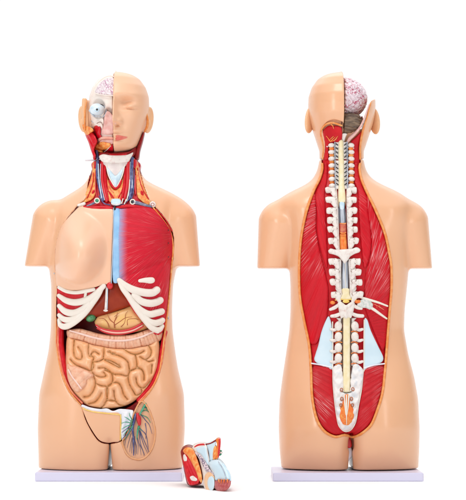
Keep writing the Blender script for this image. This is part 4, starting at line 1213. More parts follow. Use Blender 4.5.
def wr(u): return (u - 348.5) * S * 0.98
m_back = mat('back_muscle', (0.52, 0.004, 0.012), (0.62, 0.012, 0.02), scale=40, rough=0.38, bump=0.3, bscale=160)
m_back.node_tree.nodes['Principled BSDF'].inputs['Specular IOR Level'].default_value = 0.22
relief('deep_back_muscle', OPN[::1].tolist(), YR, m_back, RM, off=3.4, thick=6, r=2, h=0.6, sp=2.2, inset=0.8)
LT = (0.86, 0.50, 0.50)
m_latl = fibre_mat('flank_muscle_left', (0.56, 0.004, 0.014), LT, wr(352), wz(196), freq=60, thr=(0.52, 0.66), amount=0.85, coverage=(wr(306), wz(232), 0.075, 0.6))
m_latr = fibre_mat('flank_muscle_right', (0.56, 0.004, 0.014), LT, wr(350), wz(330), freq=60, thr=(0.52, 0.66), amount=0.8, coverage=(wr(377), wz(250), 0.085, 0.5))
m_traps = fibre_mat('shoulder_muscle', (0.57, 0.004, 0.014), (0.8, 0.3, 0.3), wr(300), wz(150), freq=70, thr=(0.60, 0.72), amount=0.4)
m_lowl = fibre_mat('waist_muscle', (0.56, 0.004, 0.014), LT, wr(345), wz(250), freq=80, thr=(0.56, 0.70), amount=0.6)
relief('flank_muscle', [(314.2, 194), (307.6, 212), (303, 233), (300.8, 254), (300.4, 280), (301.6, 300), (305.2, 320), (310, 343), (317, 343), (327, 317), (328.4, 290), (325, 272), (320, 252), (316, 230), (316, 210)],
       YR, m_latl, RM, off=2.0, thick=4, r=4, h=2.0, sp=1.1, bump=lambda u, v, d: 0.4 * np.sin(np.arctan2(v - 196, u - 352) * 60) * np.clip(d / 3, 0, 1))
relief('flank_muscle', [(367, 195), (375.4, 213), (383.6, 233), (388.4, 254), (390.4, 270), (390.2, 290), (388.2, 313), (385.8, 344), (382, 350), (371, 325), (364.6, 306), (364.6, 290), (366, 272), (371, 254), (371, 232), (368, 214)],
       YR, m_latr, RM, off=2.0, thick=4, r=4, h=2.0, sp=1.1, bump=lambda u, v, d: 0.4 * np.sin(np.arctan2(v - 330, u - 350) * 60) * np.clip(d / 3, 0, 1))
relief('shoulder_muscle', [(324.6, 163), (323.6, 172), (319.6, 184), (315.4, 195), (316.6, 212), (317, 232), (321, 252), (327, 268), (327, 240), (325.4, 210), (325, 192), (327, 180), (327, 163)],
       YR, m_traps, RM, off=2.0, thick=4, r=4, h=1.8, sp=1.2)
relief('shoulder_muscle', [(357.4, 163), (359.6, 177), (363.4, 188), (367, 197), (368.4, 214), (371, 232), (370.6, 252), (364.4, 268), (360.6, 240), (358.4, 210), (357.6, 192), (354, 180), (354, 163)],
       YR, m_traps, RM, off=2.0, thick=4, r=4, h=1.8, sp=1.2)
GX = []
def hatch(m):
    return m
m_glutl = fibre_mat('seat_muscle_left', (0.52, 0.004, 0.012), (0.80, 0.42, 0.42), wr(250), wz(340), freq=130, thr=(0.50, 0.62), amount=0.75, coverage=(wr(324), wz(390), 0.06, 0.5))
m_glutr = fibre_mat('seat_muscle_right', (0.52, 0.004, 0.012), (0.80, 0.42, 0.42), wr(445), wz(340), freq=130, thr=(0.50, 0.62), amount=0.75, coverage=(wr(371), wz(390), 0.06, 0.5))
relief('seat_muscle', [(312.4, 368), (322, 365), (332.4, 369), (333.2, 386), (335.4, 406), (339, 424), (344.2, 432), (336, 435), (327.4, 431.4), (320.6, 424), (316.4, 412), (313.4, 395)],
       YR, m_glutl, RM, off=2.0, thick=4, r=5, h=2.6, sp=1.1, bump=lambda u, v, d: 0.35 * np.sin(np.arctan2(v - 340, u - 250) * 120) * np.clip(d / 3, 0, 1))
relief('seat_muscle', [(363.6, 370), (373, 365), (383.8, 367), (383.6, 380), (381.2, 393), (375.8, 411), (370, 424), (360.6, 432.4), (353, 435.2), (347.4, 432.4), (355, 424), (358.6, 406), (361.4, 390)],
       YR, m_glutr, RM, off=2.0, thick=4, r=5, h=2.6, sp=1.1, bump=lambda u, v, d: 0.35 * np.sin(np.arctan2(v - 340, u - 445) * 120) * np.clip(d / 3, 0, 1))
# ---- fascia
relief('lumbar_fascia', [(328.2, 316.5), (331, 322), (332.2, 334), (332.4, 352), (332.2, 369), (322, 366), (314.6, 360.6), (315.6, 354), (318.4, 345), (322, 330)], YR, m_fascia, RM, off=0.6, thick=4, r=1, h=0.5, sp=1.5)
relief('lumbar_fascia', [(364.8, 318), (367.4, 320), (371, 331), (378, 346), (383.2, 357), (382, 361.8), (374, 366.2), (364.6, 370), (364.4, 352), (364.2, 334)], YR, m_fascia, RM, off=0.6, thick=4, r=1, h=0.5, sp=1.5)
tube('hip_crest', [(311.4, 363.4), (320, 364.8), (332, 367.6)], 0.75, YR, m_sheet, RM, off=-0.2)
tube('hip_crest', [(364.6, 368), (374, 365.2), (384.4, 363.8)], 0.75, YR, m_sheet, RM, off=-0.2)
tube('fascia_edge', [(332.6, 322), (332.9, 345), (332.7, 370)], 0.6, YR, m_nerve, RM, off=0.1)
tube('fascia_edge', [(364.2, 320), (364, 345), (364, 371)], 0.6, YR, m_nerve, RM, off=0.1)

# ---- neck vertebrae (v 160..187 on the trunk)
def cc(v):    # centre line of the canal
    return np.interp(v, [140, 190, 229, 262, 300, 430], [341.0, 341.6, 343.2, 345.0, 346.4, 346.4])
def cervical(v0, v1, dep, parent, tag_first=0):
    v = v0; i = 0
    while v < v1:
        for s in (-1, 1):
            u = cc(v) + s * 9.6 + (0.4 if s > 0 else 0)
            y = float(dep.at(u, v))
            f = ball('neck_vertebra', u, v, y - 0.2, (3.3, 3.2, 2.4), m_bone, parent, seg=18, rot=-8 * s)
            ball('disc', u - s * 0.2, v + 3.3, y + 0.4, (2.7, 2.2, 1.9), m_fat if i % 2 else m_orange, f, seg=16)
            ball('nerve_root', u - s * 3.4, v + 2.2, y - 0.2, (1.2, 0.9, 0.7), m_cord, f, seg=10, rot=-30 * s)
        v += 6.75; i += 1
def canal(name, v0, v1, dep, parent):
    vv = np.linspace(v0, v1, 8)
    relief('spinal_canal', [(cc(v) - 6.6, v) for v in vv] + [(cc(v) + 6.4, v) for v in vv[::-1]], dep, m_bone, parent, off=0.6, thick=5, r=1.5, h=0.8, sp=1.2, smooth=False)
    tube('canal_edge', [(cc(v) - 6.2, v) for v in vv], 0.55, dep, m_cord, parent, off=-0.8)
    tube('canal_edge', [(cc(v) + 6.0, v) for v in vv], 0.65, dep, m_cord, parent, off=-0.8)
def dots(v0, v1, dep, parent):
    v = v0; 
    while v < v1:
        for s in (-1, 1):
            u = cc(v) + s * 4.0
            y = float(dep.at(u, v)) - 1.6
            V, F = sweep(np.array([W(u + s * 0.9, v - 0.7, y), W(u - s * 0.5, v + 0.6, y)]), 0.62, 8)
            link('root_opening', V, F, m_black, parent)
        v += 4.0
cervical(165.5, 188, YR, RM)
canal('c', 160.4, 189, YR, RM)
dots(164, 186, YR, RM)
tube('spinal_cord', [(cc(161), 161), (cc(175), 175), (cc(188), 188), (cc(198), 199), (341.9, 206)], [2.9, 3.0, 3.3, 3.8, 3.3], YR, m_cream, RM, off=0.6, flat=0.75, n=14)
tube('cord_tip', [(341.7, 200), (341.9, 204), (342, 209)], [2.2, 3.2, 2.6], YR, m_cart, RM, off=0.0, flat=0.7, n=14)
tube('cord_sheath', [(342, 209), (342.4, 216), (342.7, 223)], [3.4, 3.5, 3.3], YR, m_cord, RM, off=0.8, flat=0.7, n=14)
for q in ((-2.6), 2.6):
    tube('cord_line', [(342 + q, 202), (342.3 + q, 212), (342.7 + q, 223)], 0.35, YR, m_black, RM, off=-1.2)
tube('cord_segment', [(342.8, 223.5), (343, 232)], [3.3, 3.2], YR, mat('cord_red_brown', (0.55, 0.09, 0.06), (0.62, 0.2, 0.1), scale=150), RM, off=0.9, flat=0.7, n=12)
tube('cord_segment', [(343, 232.5), (343.2, 240), (343.6, 249)], [2.6, 3.3, 3.4], YR, m_orange, RM, off=0.9, flat=0.7, n=12)
for v in (223.2, 232.4, 235):
    tube('cord_ring', [(340.4, v), (343, v + 0.6), (345.8, v)], 0.45, YR, m_fat, RM, off=-1.6)
# ---- chest vertebrae
for s in (-1, 1):
    for (va, vb, i0, i1) in ((187, 249, 5.2, 9.6), (259, 297, 5.0, 9.8)):
        inner = [(cc(v) + s * (i0 if va < 200 else i0 - (0.0 if v > 266 else 1.2)), v) for v in np.arange(va, vb, 3.0)]
        outer = [(cc(v) + s * (i1 + 0.9 * math.sin(v * 0.66)), v) for v in np.arange(va, vb, 3.0)]
        relief('lamina', inner + outer[::-1], YR, m_bone, RM, off=0.9, thick=4, r=2.5, h=1.4, sp=1.0, bump=lambda u, v, d: 0.45 * np.sin(v * 0.63))
m_lam = m_bone
for s in (-1, 1):
    tube('vertebral_arch', [(341.6 + s * 6.2, 187), (342 + s * 6.0, 200), (342.6 + s * 5.9, 215), (343.1 + s * 6.0, 230), (343.8 + s * 6.1, 245), (344.4 + s * 6.4, 252)], [1.3, 1.7, 1.9, 1.9, 2.0, 2.0], YR, m_lam, RM, off=0.4, flat=0.8, n=10)
    tube('vertebral_arch', [(344.8 + s * 4.6, 262), (345 + s * 5.3, 272), (345.6 + s * 5.6, 284), (346 + s * 5.4, 296)], [1.4, 1.7, 1.9, 2.0], YR, m_lam, RM, off=0.4, flat=0.8, n=10)
m_stain = mat('brown_stain', (0.30, 0.17, 0.13), rough=0.5)
LEV = [(190, 325.8, 356.2), (199.7, 326.0, 356.2), (210.4, 326.8, 356.8), (220, 327.6, 357.0), (229.2, 328.2, 357.2), (240.8, 328.8, 358.2), (261.4, 329.2, 360.0), (272, 329.8, 360.8), (282, 330.4, 361.8), (294.6, 331.4, 362.6)]
for i, (v, ul, ur) in enumerate(LEV):
    c = cc(v); big = 0.2 if v > 255 else 0
    lst = []
    for s, ue in ((-1, ul), (1, ur)):
        w = abs(c - ue)
        j = lambda q: q * (0.9 + 0.2 * random.random())
        lst.append(([(ue - s * 0.3, v + 0.4), (ue - s * 2.2, v - 0.1 + 0.5 * random.random()), (ue - s * 4.2, v + 0.2), (ue - s * 6.6, v + 0.6), (c + s * 8.0, v + 3.2), (c + s * 6.4, v + 7.0)], [j(3.1) + big, j(3.3) + big, j(3.0) + big, j(3.2) + big, j(2.7), 1.8]))
    o = tubes('chest_vertebra', lst, YR, m_bone, RM, off=-0.7, flat=0.75, n=12, step=0.9, blunt=0.3)
    for s, ue in ((-1, ul), (1, ur)):
        ball('rib_facet', c + s * 8.2, v - 0.6, float(YR.at(c + s * 8.2, v)) - 1.6, (2.2, 1.7, 2.0), m_bone, o, seg=14, rot=20 * s)
        tube('facet_groove', [(c + s * 10.6, v - 2.4), (c + s * 9.8, v + 0.4), (c + s * 10.4, v + 2.4)], 0.28, YR, m_stain, o, off=-2.6)
        tube('facet_groove', [(c + s * 5.6, v - 1.0), (c + s * 7.2, v + 1.6)], 0.28, YR, m_stain, o, off=-1.9)
        tube('facet_line', [(ue - s * 3.3, v - 2.6), (ue - s * 3.6, v), (ue - s * 3.2, v + 2.4)], 0.22, YR, m_nerve, o, off=-3.1)
relief('rib_joint_vertebra', [(328.6, 250.6), (330.6, 248.4), (336, 249.6), (343.6, 249.2), (352, 248.6), (356.4, 247.2), (359.8, 248.8), (359.6, 252), (354.6, 254), (350.4, 256.6), (347.8, 260.4), (344.6, 263.6), (341.8, 260.2), (338.6, 256.6), (334, 254.6), (329.4, 253.4)],
       YR, m_bone, RM, off=-1.2, thick=5, r=3.5, h=2.2, sp=0.9)
ball('rib_facet', 330, 251, float(YR.at(330, 251)) - 2.0, (1.8, 1.5, 1.5), m_bone, RM, seg=14)
ball('rib_facet', 358.6, 250.2, float(YR.at(358, 250)) - 2.0, (1.8, 1.5, 1.5), m_bone, RM, seg=14)
tube('cord_sheath', [(345, 260), (345, 275), (345.2, 289)], [2.6, 3.3, 3.5], YR, m_cord, RM, off=0.6, flat=0.7, n=14)
for q in (-3.2, 0.3, 3.3):
    tube('cord_line', [(345 + q * 0.8, 261), (345.1 + q, 275), (345.2 + q, 289)], 0.3, YR, m_black if q != 0.3 else m_nerve, RM, off=-1.3 if q != .3 else -1.8)
relief('canal_cover', [(342.4, 288.6), (348.8, 288.6), (349.4, 294), (350.6, 298.8), (341.2, 298.8), (342.4, 294)], YR, m_cream, RM, off=-1.2, thick=5, r=1.5, h=1.0, sp=0.8)
tube('disc_band', [(335.4, 300), (340, 299.2), (346, 299.6), (352, 299.2), (356, 300)], 0.7, YR, m_yellow, RM, off=-1.2)
ball('nerve_ganglion', 332.6, 302.6, float(YR.at(332, 302)) - 0.6, (2.7, 2.0, 2.0), m_orange, RM, seg=16)
ball('nerve_ganglion', 346, 301.4, float(YR.at(346, 302)) - 1.6, (3.4, 1.6, 1.7), m_yellow, RM, seg=16)
ball('nerve_ganglion', 357.8, 301.6, float(YR.at(358, 302)) - 0.8, (3.4, 2.0, 1.9), m_orange, RM, seg=16)
relief('waist_vertebra', [(337.6, 303.4), (340, 301.4), (343, 302.8), (346, 305), (349.4, 302.8), (353, 301.2), (354.8, 303.6), (354, 309), (352.6, 314), (351, 318.2), (348.4, 317.4), (346, 318.8), (343.4, 317.4), (341.2, 318.6), (339.6, 314), (338.6, 309)],
       YR, m_bone, RM, off=-1.4, thick=5, r=3, h=2.0, sp=0.9, bump=lambda u, v, d: 1.2 * np.exp(-((u - 346) / 1.6) ** 2) + 0.3 * np.sin(u * 1.7) * np.sin(v))
tubes('waist_process', [([(330.4, 309.4), (334.6, 307.6), (338.6, 304.8)], [1.5, 1.9, 1.6]), ([(331.6, 316.2), (336, 315.6), (341, 313.6)], [1.6, 2.0, 1.8]),
                        ([(353, 305), (357.4, 307.6), (361.4, 308.6)], [1.7, 1.8, 1.3]), ([(352, 313.6), (357, 315.6), (362.6, 316)], [1.7, 2.0, 1.8])], YR, m_bone, RM, off=-0.8, flat=0.75, n=10, step=0.9)
# ---- lumbar part
for s in (-1, 1):
    vs_ = np.arange(318, 367, 2.4)
    relief('lamina', [(346.4 + s * 4.6, v) for v in vs_] + [(346.4 + s * (9.6 + 1.6 * math.cos((v - 326.5) * 2 * math.pi / 10.8)), v) for v in vs_[::-1]], YR, m_bone, RM, off=1.4, thick=4, r=2.5, h=1.5, sp=1.0)
    for v in (331.6, 342.6, 353.4):
        tube('facet_groove', [(346.4 + s * 5.0, v), (346.4 + s * 7.4, v + 0.8), (346.4 + s * 10, v - 0.6)], 0.4, YR, m_stain, RM, off=-0.4)
vv = np.linspace(314, 393, 14)
relief('lumbar_sac', [(343.0 if v < 390 else 343.6, v) for v in vv] + [(350.2 if v < 390 else 349.8, v) for v in vv[::-1]], YR, m_cream, RM, off=-0.4, thick=4, r=3, h=1.6, sp=1.0, smooth=False)
for s in (-1, 1):
    pts = [(346.5 + s * 4.3, 318)]
    v = 318
    zig = []
    while v < 392:
        zig += [(346.5 + s * 4.4, v), (346.5 + s * 4.0, v + 5), (346.5 + s * 5.2, v + 8.4)]
        v += 10.6
    tube('canal_edge', zig, 0.55, YR, mat('dark_brown_line', (0.10, 0.045, 0.03), rough=0.4), RM, off=-0.6)
for i, v in enumerate((326.5, 337.2, 348.2, 358.8)):
    for s in (-1, 1):
        u = 346.4 + s * (7.6 + (0.6 if s > 0 else 0.2))
        y = float(YR.at(u, v))
        f = ball('lumbar_vertebra', u + 0.3 * s, v - 0.4, y - 1.0, (3.8, 3.2, 4.8), m_bone, RM, seg=20, rot=4 * s)
        C_, R_ = path3([(u + s * 1.4, v + 2.2), (u + s * 4.6, v + 3.6), (u + s * 7.6, v + 2.8)], [1.9, 1.7, 1.4], YR, -0.2)
        V, F = sweep(C_, R_, 10, 0.8)
        link('transverse_process', V, F, m_bone, f)
        C_, R_ = path3([(u - s * 3.2, v + 5.2), (u, v + 4.6), (u + s * 3.0, v + 6.2)], 0.5, YR, -1.4)
        V, F = sweep(C_, R_, 8)
        link('root_nerve', V, F, m_orange, f)
relief('sacrum', [(334.4, 366), (338, 364.4), (341.4, 366), (343.6, 380), (344, 391), (349.6, 391), (350.4, 380), (352.8, 366), (356, 363.8), (360, 366), (363.4, 371), (362.6, 382), (360.2, 394), (358, 407), (355.6, 421), (351.6, 428.8), (346.4, 431.2),
                  (341.4, 429.2), (338, 423.6), (335.4, 408), (333.6, 392), (332.8, 377), (333, 369)], YR, mat('sacrum_grey_white', (0.78, 0.74, 0.72), (0.62, 0.64, 0.68), scale=90, bump=0.6, bscale=150, lo=0.5, hi=0.7), RM, off=-0.4, thick=5, r=4, h=2.2, sp=1.0,
       bump=lambda u, v, d: 1.1 * np.sin(v * 0.66) * np.exp(-((np.abs(u - 347) - 8.5) / 2.6) ** 2) + 0.4 * np.sin(u * 1.3 + 1) * np.sin(v * 0.9))
m_rust = mat('rust_line', (0.42, 0.10, 0.02), rough=0.4)
t7 = lambda p: Z((320, 385), 9.32, p)
relief('sacral_canal', t7([(190, 215), (205, 170), (225, 100), (245, 85), (265, 90), (285, 170), (305, 205), (318, 270), (305, 330), (280, 365), (245, 378), (210, 362), (188, 320), (183, 260)]), YR, m_orange, RM, off=-2.2, thick=4, r=2.5, h=1.4, sp=0.8)
tube('sacral_line', t7([(247, 95), (245, 200), (247, 300), (248, 368)]), [0.5, 0.9, 0.5, 0.3], YR, m_nerve, RM, off=-3.9)
tubes('sacral_line', [(t7([(225, 100), (232, 200), (240, 280)]), [0.7, 0.6, 0.3]), (t7([(268, 100), (262, 200), (252, 280)]), [0.7, 0.6, 0.3])], YR, m_nerve, RM, off=-3.7)
for (a, b) in ((200, 45), (203, 130), (196, 190), (306, 40), (293, 130), (302, 190), (212, 290), (285, 290), (230, 330), (268, 330)):
    u, v = t7([(a, b)])[0]
    y = float(YR.at(u, v)) - 3.5
    cx, cy, cz = W(u, v, y)
    ring = np.array([(cx + 1.3 * math.cos(q), cy, cz + 1.7 * math.sin(q)) for q in np.linspace(0, 2 * math.pi, 8, endpoint=False)])
    V, F = sweep(ring, 0.42, 6, closed=True)
    link('sacral_opening', V, F, m_rust if b < 250 else m_fat, RM)
tube('sac_end', t7([(205, 62), (245, 74), (292, 62)]), 0.4, YR, mat('dark_olive', (0.10, 0.08, 0.04)), RM, off=-2.4)
tube('sacrum_edge', [(332.9, 368), (333.2, 385), (335.2, 406), (338.2, 424), (342, 429.8), (346.4, 431.6), (351.4, 429.4), (355.6, 422), (358.4, 406), (361.4, 390), (363.4, 371)], 0.6, YR, m_nerve, RM, off=0.2)
# ---- nerves running out over the right flank
relief('nerve_bundle', [(357, 305), (360, 300.4), (364.6, 299), (370, 301), (373, 305), (370.6, 309.6), (365.6, 308), (360.4, 307.6)], YR, mat('nerve_bundle_grey', (0.72, 0.70, 0.68), (0.5, 0.55, 0.5), scale=260), RM, off=-0.8, thick=3, r=2, h=1.3, sp=0.9)
tube('nerve_strand', [(361, 297.4), (369, 299.8), (378, 302.4), (387.4, 306)], [1.2, 1.3, 1.1, 0.9], YR, m_nerve, RM, off=-0.2)
tube('nerve_strand', [(365, 304.4), (373, 309), (380, 314), (386.6, 318.6)], [1.5, 1.5, 1.3, 0.9], YR, m_nerve, RM, off=-0.2)
tubes('nerve_strand', [([(371, 303), (378, 306), (384, 310)], [0.5, 0.5, 0.3]), ([(374, 301.6), (376, 305), (377, 308)], [0.3, 0.3, 0.2]), ([(379, 304), (380, 308)], [0.3, 0.2])], YR, m_pinkedge, RM, off=0.0)
# seat cleft lining and the pale piece seen between the thighs
relief('cleft_lining', [(346.2, 437.6), (349, 436.6), (351, 440), (351.6, 446.5), (349, 448), (346, 446)], Flat(lambda u, v: -33 + 0 * u), m_artery, RM, off=0, thick=30, r=1.5, h=1, sp=1.0)
relief('cleft_wall', [(345.4, 448), (347.4, 447.2), (350.6, 447.2), (352, 450), (352, 455), (349.4, 460), (347.4, 463), (345, 460)], Flat(lambda u, v: -30 + 0 * u), m_sheet, RM, off=0, thick=10, r=2, h=2, sp=1.0)

# ================================================================== REAR HEAD
HR = 341.8
gq = Grid(300, 384, 68, 162, -54, 56, 0.8)
FR = head_field(gq, HR, sgn=-1)
nk = gq.loft(np.full(len(gq.vs), 341.6), np.interp(gq.vs, [110, 140, 160], [24, 22.4, 22.0]), np.full(len(gq.vs), 24.0), np.full(len(gq.vs), 22.0), 2.3)
nk = np.maximum(nk, np.maximum(gq.V - 159.2, 112 - gq.V))
FU = smin(FR, nk, 5)
FU = smax(FU, gq.V - 159.2, 0.6).astype(np.float32)
YQ = Depth(gq, gq.near_map(FU))
hole = np.array([(341.9, 40), (392, 60), (376, 99), (369.6, 103.5), (365.2, 118), (361.4, 130), (359.4, 146), (359.6, 170), (341.9, 170)], float)
hp = gq.poly(np.stack([hole[:, 0] - UC, VC - hole[:, 1]], 1))[:, None, :]
yb = gq.near_map(FU)[:, None, :]; yb = np.where(np.isnan(yb), 0, yb).astype(np.float32)
deep = np.where(gq.V < 131, 200, 6.0).astype(np.float32)
cutr = np.maximum(hp, gq.Y - (yb + deep))
holeL = catmull([(321.6, 132), (323, 128), (327, 124.6), (333, 123.6), (341, 126), (341.9, 128), (341.9, 170), (323, 170), (323.4, 160), (324.6, 148), (323.6, 140)], True, 2)
hl = gq.poly(np.stack([holeL[:, 0] - UC, VC - holeL[:, 1]], 1))[:, None, :]
cutl = np.maximum(hl, gq.Y - (yb + 4.5))
V, F = vdb_mesh(gq, smax(FU, -np.minimum(cutr, cutl), 0.6))
RH = link('head', V, F, m_skin, RM, label='half smooth bald skin head, half open with the brain showing')
g2 = Grid(298, 322, 96, 142, -22, 22, 0.6)
V, F = vdb_mesh(g2, ear_field(g2, 309.6, 120.5, 0, -1, 1)); link('ear', V, F, m_ear, RH)
g2 = Grid(362, 386, 96, 142, -22, 22, 0.6)
V, F = vdb_mesh(g2, ear_field(g2, 374.6, 121.5, 0, 1, 1)); link('ear', V, F, m_ear, RH)
# brain: one lobed half, grown as a field with real folds
gb = Grid(338, 370, 76, 126, -44, 36, 0.6)
bf = np.sqrt(((gb.U - 341.5) / 25.8) ** 2 + ((gb.V - 99.3) / 21.4) ** 2 + ((gb.Y + 2) / 37) ** 2)
bf = (bf - 1) * 22
bf = smax(bf, 342.6 - gb.U, 2.0)
w1 = np.sin(gb.U * 0.62 + 2.2 * np.sin(gb.V * 0.33 + 1) + gb.Y * 0.25) * np.sin(gb.V * 0.66 + 2.0 * np.sin(gb.U * 0.37) + gb.Y * 0.3)
bf = (bf + 0.9 * np.exp(-(w1 / 0.22) ** 2)).astype(np.float32)
V, F = vdb_mesh(gb, bf)
link('brain', V, F, m_brain, RH)
gc = Grid(338, 368, 110, 140, -44, 10, 0.6)
cf = (np.sqrt(((gc.U - 343.5) / 18.5) ** 2 + ((gc.V - 126.0 - 0.10 * (343 - gc.U)) / 10.8) ** 2 + ((gc.Y + 19) / 18.0) ** 2) - 1) * 12
cf = cf + 0.35 * np.sin((gc.V - 0.25 * gc.U) * 2.6) * np.ones_like(gc.Y)
cf = smax(cf, 342.5 - gc.U, 1.0).astype(np.float32)
V, F = vdb_mesh(gc, cf)
link('cerebellum', V, F, m_cereb, RH)
# skull edge, brain stem, inner edge, neck muscles
YK = YQ
tube('skull_rim', [(369.2, 104.6), (365.2, 116), (360.6, 126), (355.4, 133), (350, 138.2), (347.6, 142)], [0.6, 0.8, 1.1, 1.5, 1.8, 1.2], YQ, m_pink, RH, off=1.2)
tube('cut_rim', [(370.6, 102.8), (367, 117), (363, 130), (360.2, 146), (360.2, 158.6)], [0.6, 0.9, 1.2, 1.2, 1.2], YQ, m_edge, RH, off=0.5)
tube('cut_rim', [(341.6, 125.4), (333, 122.8), (326.4, 124), (322, 128.6), (320.8, 134), (323, 143), (323.6, 150), (322.8, 158.6)], 1.0, YQ, m_edge, RH, off=0.2)
relief('nape_muscle', [(365.6, 122), (361, 131.4), (355, 137.6), (350.6, 142), (351.4, 150), (352.6, 159), (359, 159), (358.6, 148), (361.6, 134), (365.4, 124)], YQ, m_back, RH, off=3.0, thick=7, r=2, h=1.2, sp=1.2)
relief('nape_muscle', [(322.6, 134), (324, 129.4), (328, 126), (333, 125.6), (341.4, 127.4), (341.4, 141), (336, 142.6), (329.6, 143.6), (328.6, 150), (328.4, 159), (324, 159), (325, 149), (324.2, 141)], YQ, m_back, RH, off=1.4, thick=6, r=4, h=2.4, sp=1.2)
tube('nape_tendon', [(333.6, 123.8), (337, 124.4), (341.4, 126.2)], 0.9, YQ, m_cereb, RH, off=0.2, flat=0.6)
t1r = lambda p: Z((320, 120), 9.32, p)
tubes('nape_nerves', [(t1r([(60, 150), (80, 175), (95, 198), (120, 178), (140, 160)]), [0.4, 0.5, 0.5, 0.45, 0.3]), (t1r([(100, 200), (140, 185), (165, 150)]), [0.45, 0.4, 0.3]), (t1r([(90, 185), (125, 152)]), 0.35),
                      (t1r([(105, 42), (120, 55), (128, 80)]), [0.5, 0.45, 0.3])], YQ, m_fat, RH, off=-1.6)
relief('brain_stem', [(341.9, 134), (347, 133.6), (345.6, 137.4), (344, 142), (341.9, 142)], YQ, m_bone, RH, off=2.4, thick=8, r=1.5, h=1.0, sp=0.8)
relief('skull_base', [(342.4, 126), (352, 126), (358, 122), (362, 116), (363, 124), (357, 131), (350, 138), (347, 142), (342.4, 142)], YQ, m_dred, RH, off=11, thick=10, r=2, h=1, sp=1.2)
tube('brain_midline', [(341.9, 77), (341.8, 100), (341.8, 134)], 0.5, YQ, m_seam, RH, off=1.5)
cervical(145.2, 158.9, YQ, RH)
canal('c', 142, 159.2, YQ, RH)
dots(144.5, 158, YQ, RH)
tube('spinal_cord', [(341, 142), (341, 150), (341, 159)], [2.4, 2.8, 2.9], YQ, m_cream, RH, off=0.4, flat=0.75, n=14)
for (u, v) in ((327.4, 146.4), (353.2, 148.2)):
    ball('screw', u, v, float(YQ.at(u, v)) + 0.4, (1.0, 0.9, 1.0), m_sheet, RH, seg=12)
# ================================================================== LOOSE PELVIC PIECE beside the front model
LP = root('pelvis_organ_model', 'small loose organ model with red, orange and pale blue cut faces lying beside the plate', 'organ model', 206)
zp = lambda p: Z((178, 435), 8.32, p)
# the ground line at the piece: keep everything above the table
B0 = Flat(lambda u, v: -150 - 1.2 * (u - 190) + 0.5 * (488 - v))
def body(name, pts, dep, mt, thick, off=0, r=3, h=2.5, sp=0.9, bump=None, smooth=True):
    return relief(name, zp(pts), dep, mt, LP, off=off, thick=thick, r=r, h=h, sp=sp, bump=bump, smooth=smooth)
body('outer_wall', [(22, 140), (40, 112), (80, 98), (120, 110), (150, 150), (175, 220), (195, 300), (205, 360), (195, 405), (150, 420), (105, 424), (75, 405), (55, 320), (35, 220)], B0, m_dred, 44, off=6, r=4, h=3)
body('hip_muscle', [(38, 190), (60, 150), (90, 190), (130, 260), (165, 330), (178, 378), (165, 405), (110, 418), (82, 400), (62, 320), (45, 250)], B0, m_red, 10, off=0.5, r=3, h=2.2,
     bump=lambda u, v, d: 0.6 * np.sin((u * 0.9 - v * 0.4) * 2.4))
body('hip_fat', [(42, 128), (70, 106), (112, 112), (142, 150), (165, 215), (188, 290), (200, 360), (196, 398), (172, 372), (150, 305), (110, 225), (75, 170), (50, 150)], B0, m_fat, 14, off=-1.0, r=4, h=2.6)
body('bone_end', [(44, 168), (60, 162), (76, 190), (74, 215), (58, 222), (46, 205)], B0, m_bone, 5, off=-1.2, r=2, h=1.5, sp=0.7)
body('bone_end', [(98, 352), (125, 340), (160, 368), (150, 384), (112, 378)], B0, m_bone, 5, off=-1.8, r=1.5, h=1.0, sp=0.7)
body('pelvic_bone', [(118, 112), (150, 84), (210, 76), (238, 90), (250, 150), (262, 215), (260, 270), (282, 320), (296, 350), (300, 400), (296, 450), (268, 484), (236, 470), (212, 420), (205, 340), (190, 260), (165, 180)], B0, m_bone, 44, off=2, r=4, h=3)
body('bladder_wall', [(150, 110), (185, 100), (228, 98), (240, 150), (250, 200), (256, 250), (240, 240), (215, 195), (190, 160), (160, 140)], B0, m_fascia, 8, off=-1.0, r=2, h=1.4)
body('top_edge', [(132, 100), (165, 78), (215, 72), (222, 86), (175, 92), (140, 108)], B0, m_artery, 6, off=0.2, r=1.5, h=1.0, sp=0.7)
m_mott = mat('mottled_membrane', (0.12, 0.09, 0.16), (0.75, 0.60, 0.62), scale=330, rough=0.4, lo=0.40, hi=0.55)
body('mottled_band', [(140, 148), (162, 150), (195, 178), (228, 225), (258, 275), (292, 318), (300, 345), (270, 318), (232, 300), (210, 262), (180, 205)], B0, m_mott, 6, off=-2.0, r=1.5, h=1.0, sp=0.8)
body('uterus_wall', [(228, 330), (255, 306), (286, 316), (304, 350), (306, 400), (300, 445), (272, 480), (242, 470), (222, 420), (220, 370)], B0, mat('peach_wall', (0.80, 0.45, 0.24), (0.82, 0.55, 0.36), scale=60), 10, off=-1.5, r=3.5, h=2.4)
body('uterus_lining', [(262, 350), (285, 345), (302, 375), (302, 430), (285, 462), (262, 455), (246, 415), (248, 375)], B0, m_fascia, 8, off=-4.2, r=3, h=1.6)
body('rectum', [(232, 82), (262, 70), (300, 55), (318, 45), (312, 90), (300, 140), (292, 200), (285, 215), (258, 215), (245, 150)], B0, m_fascia, 30, off=5, r=3, h=2)
tube('fold_line', zp([(236, 90), (252, 150), (258, 215)]), 0.35, B0, m_seam, LP, off=2.2)
tube('top_line', zp([(232, 78), (270, 70), (310, 48), (330, 34)]), [0.6, 0.6, 0.7, 0.5], B0, m_dred, LP, off=3.6)
body('tailbone_muscle', [(315, 42), (338, 30), (352, 38), (350, 80), (346, 130), (338, 180), (318, 205), (308, 180), (316, 120), (324, 80)], B0, m_orange, 26, off=3, r=2, h=1.6)
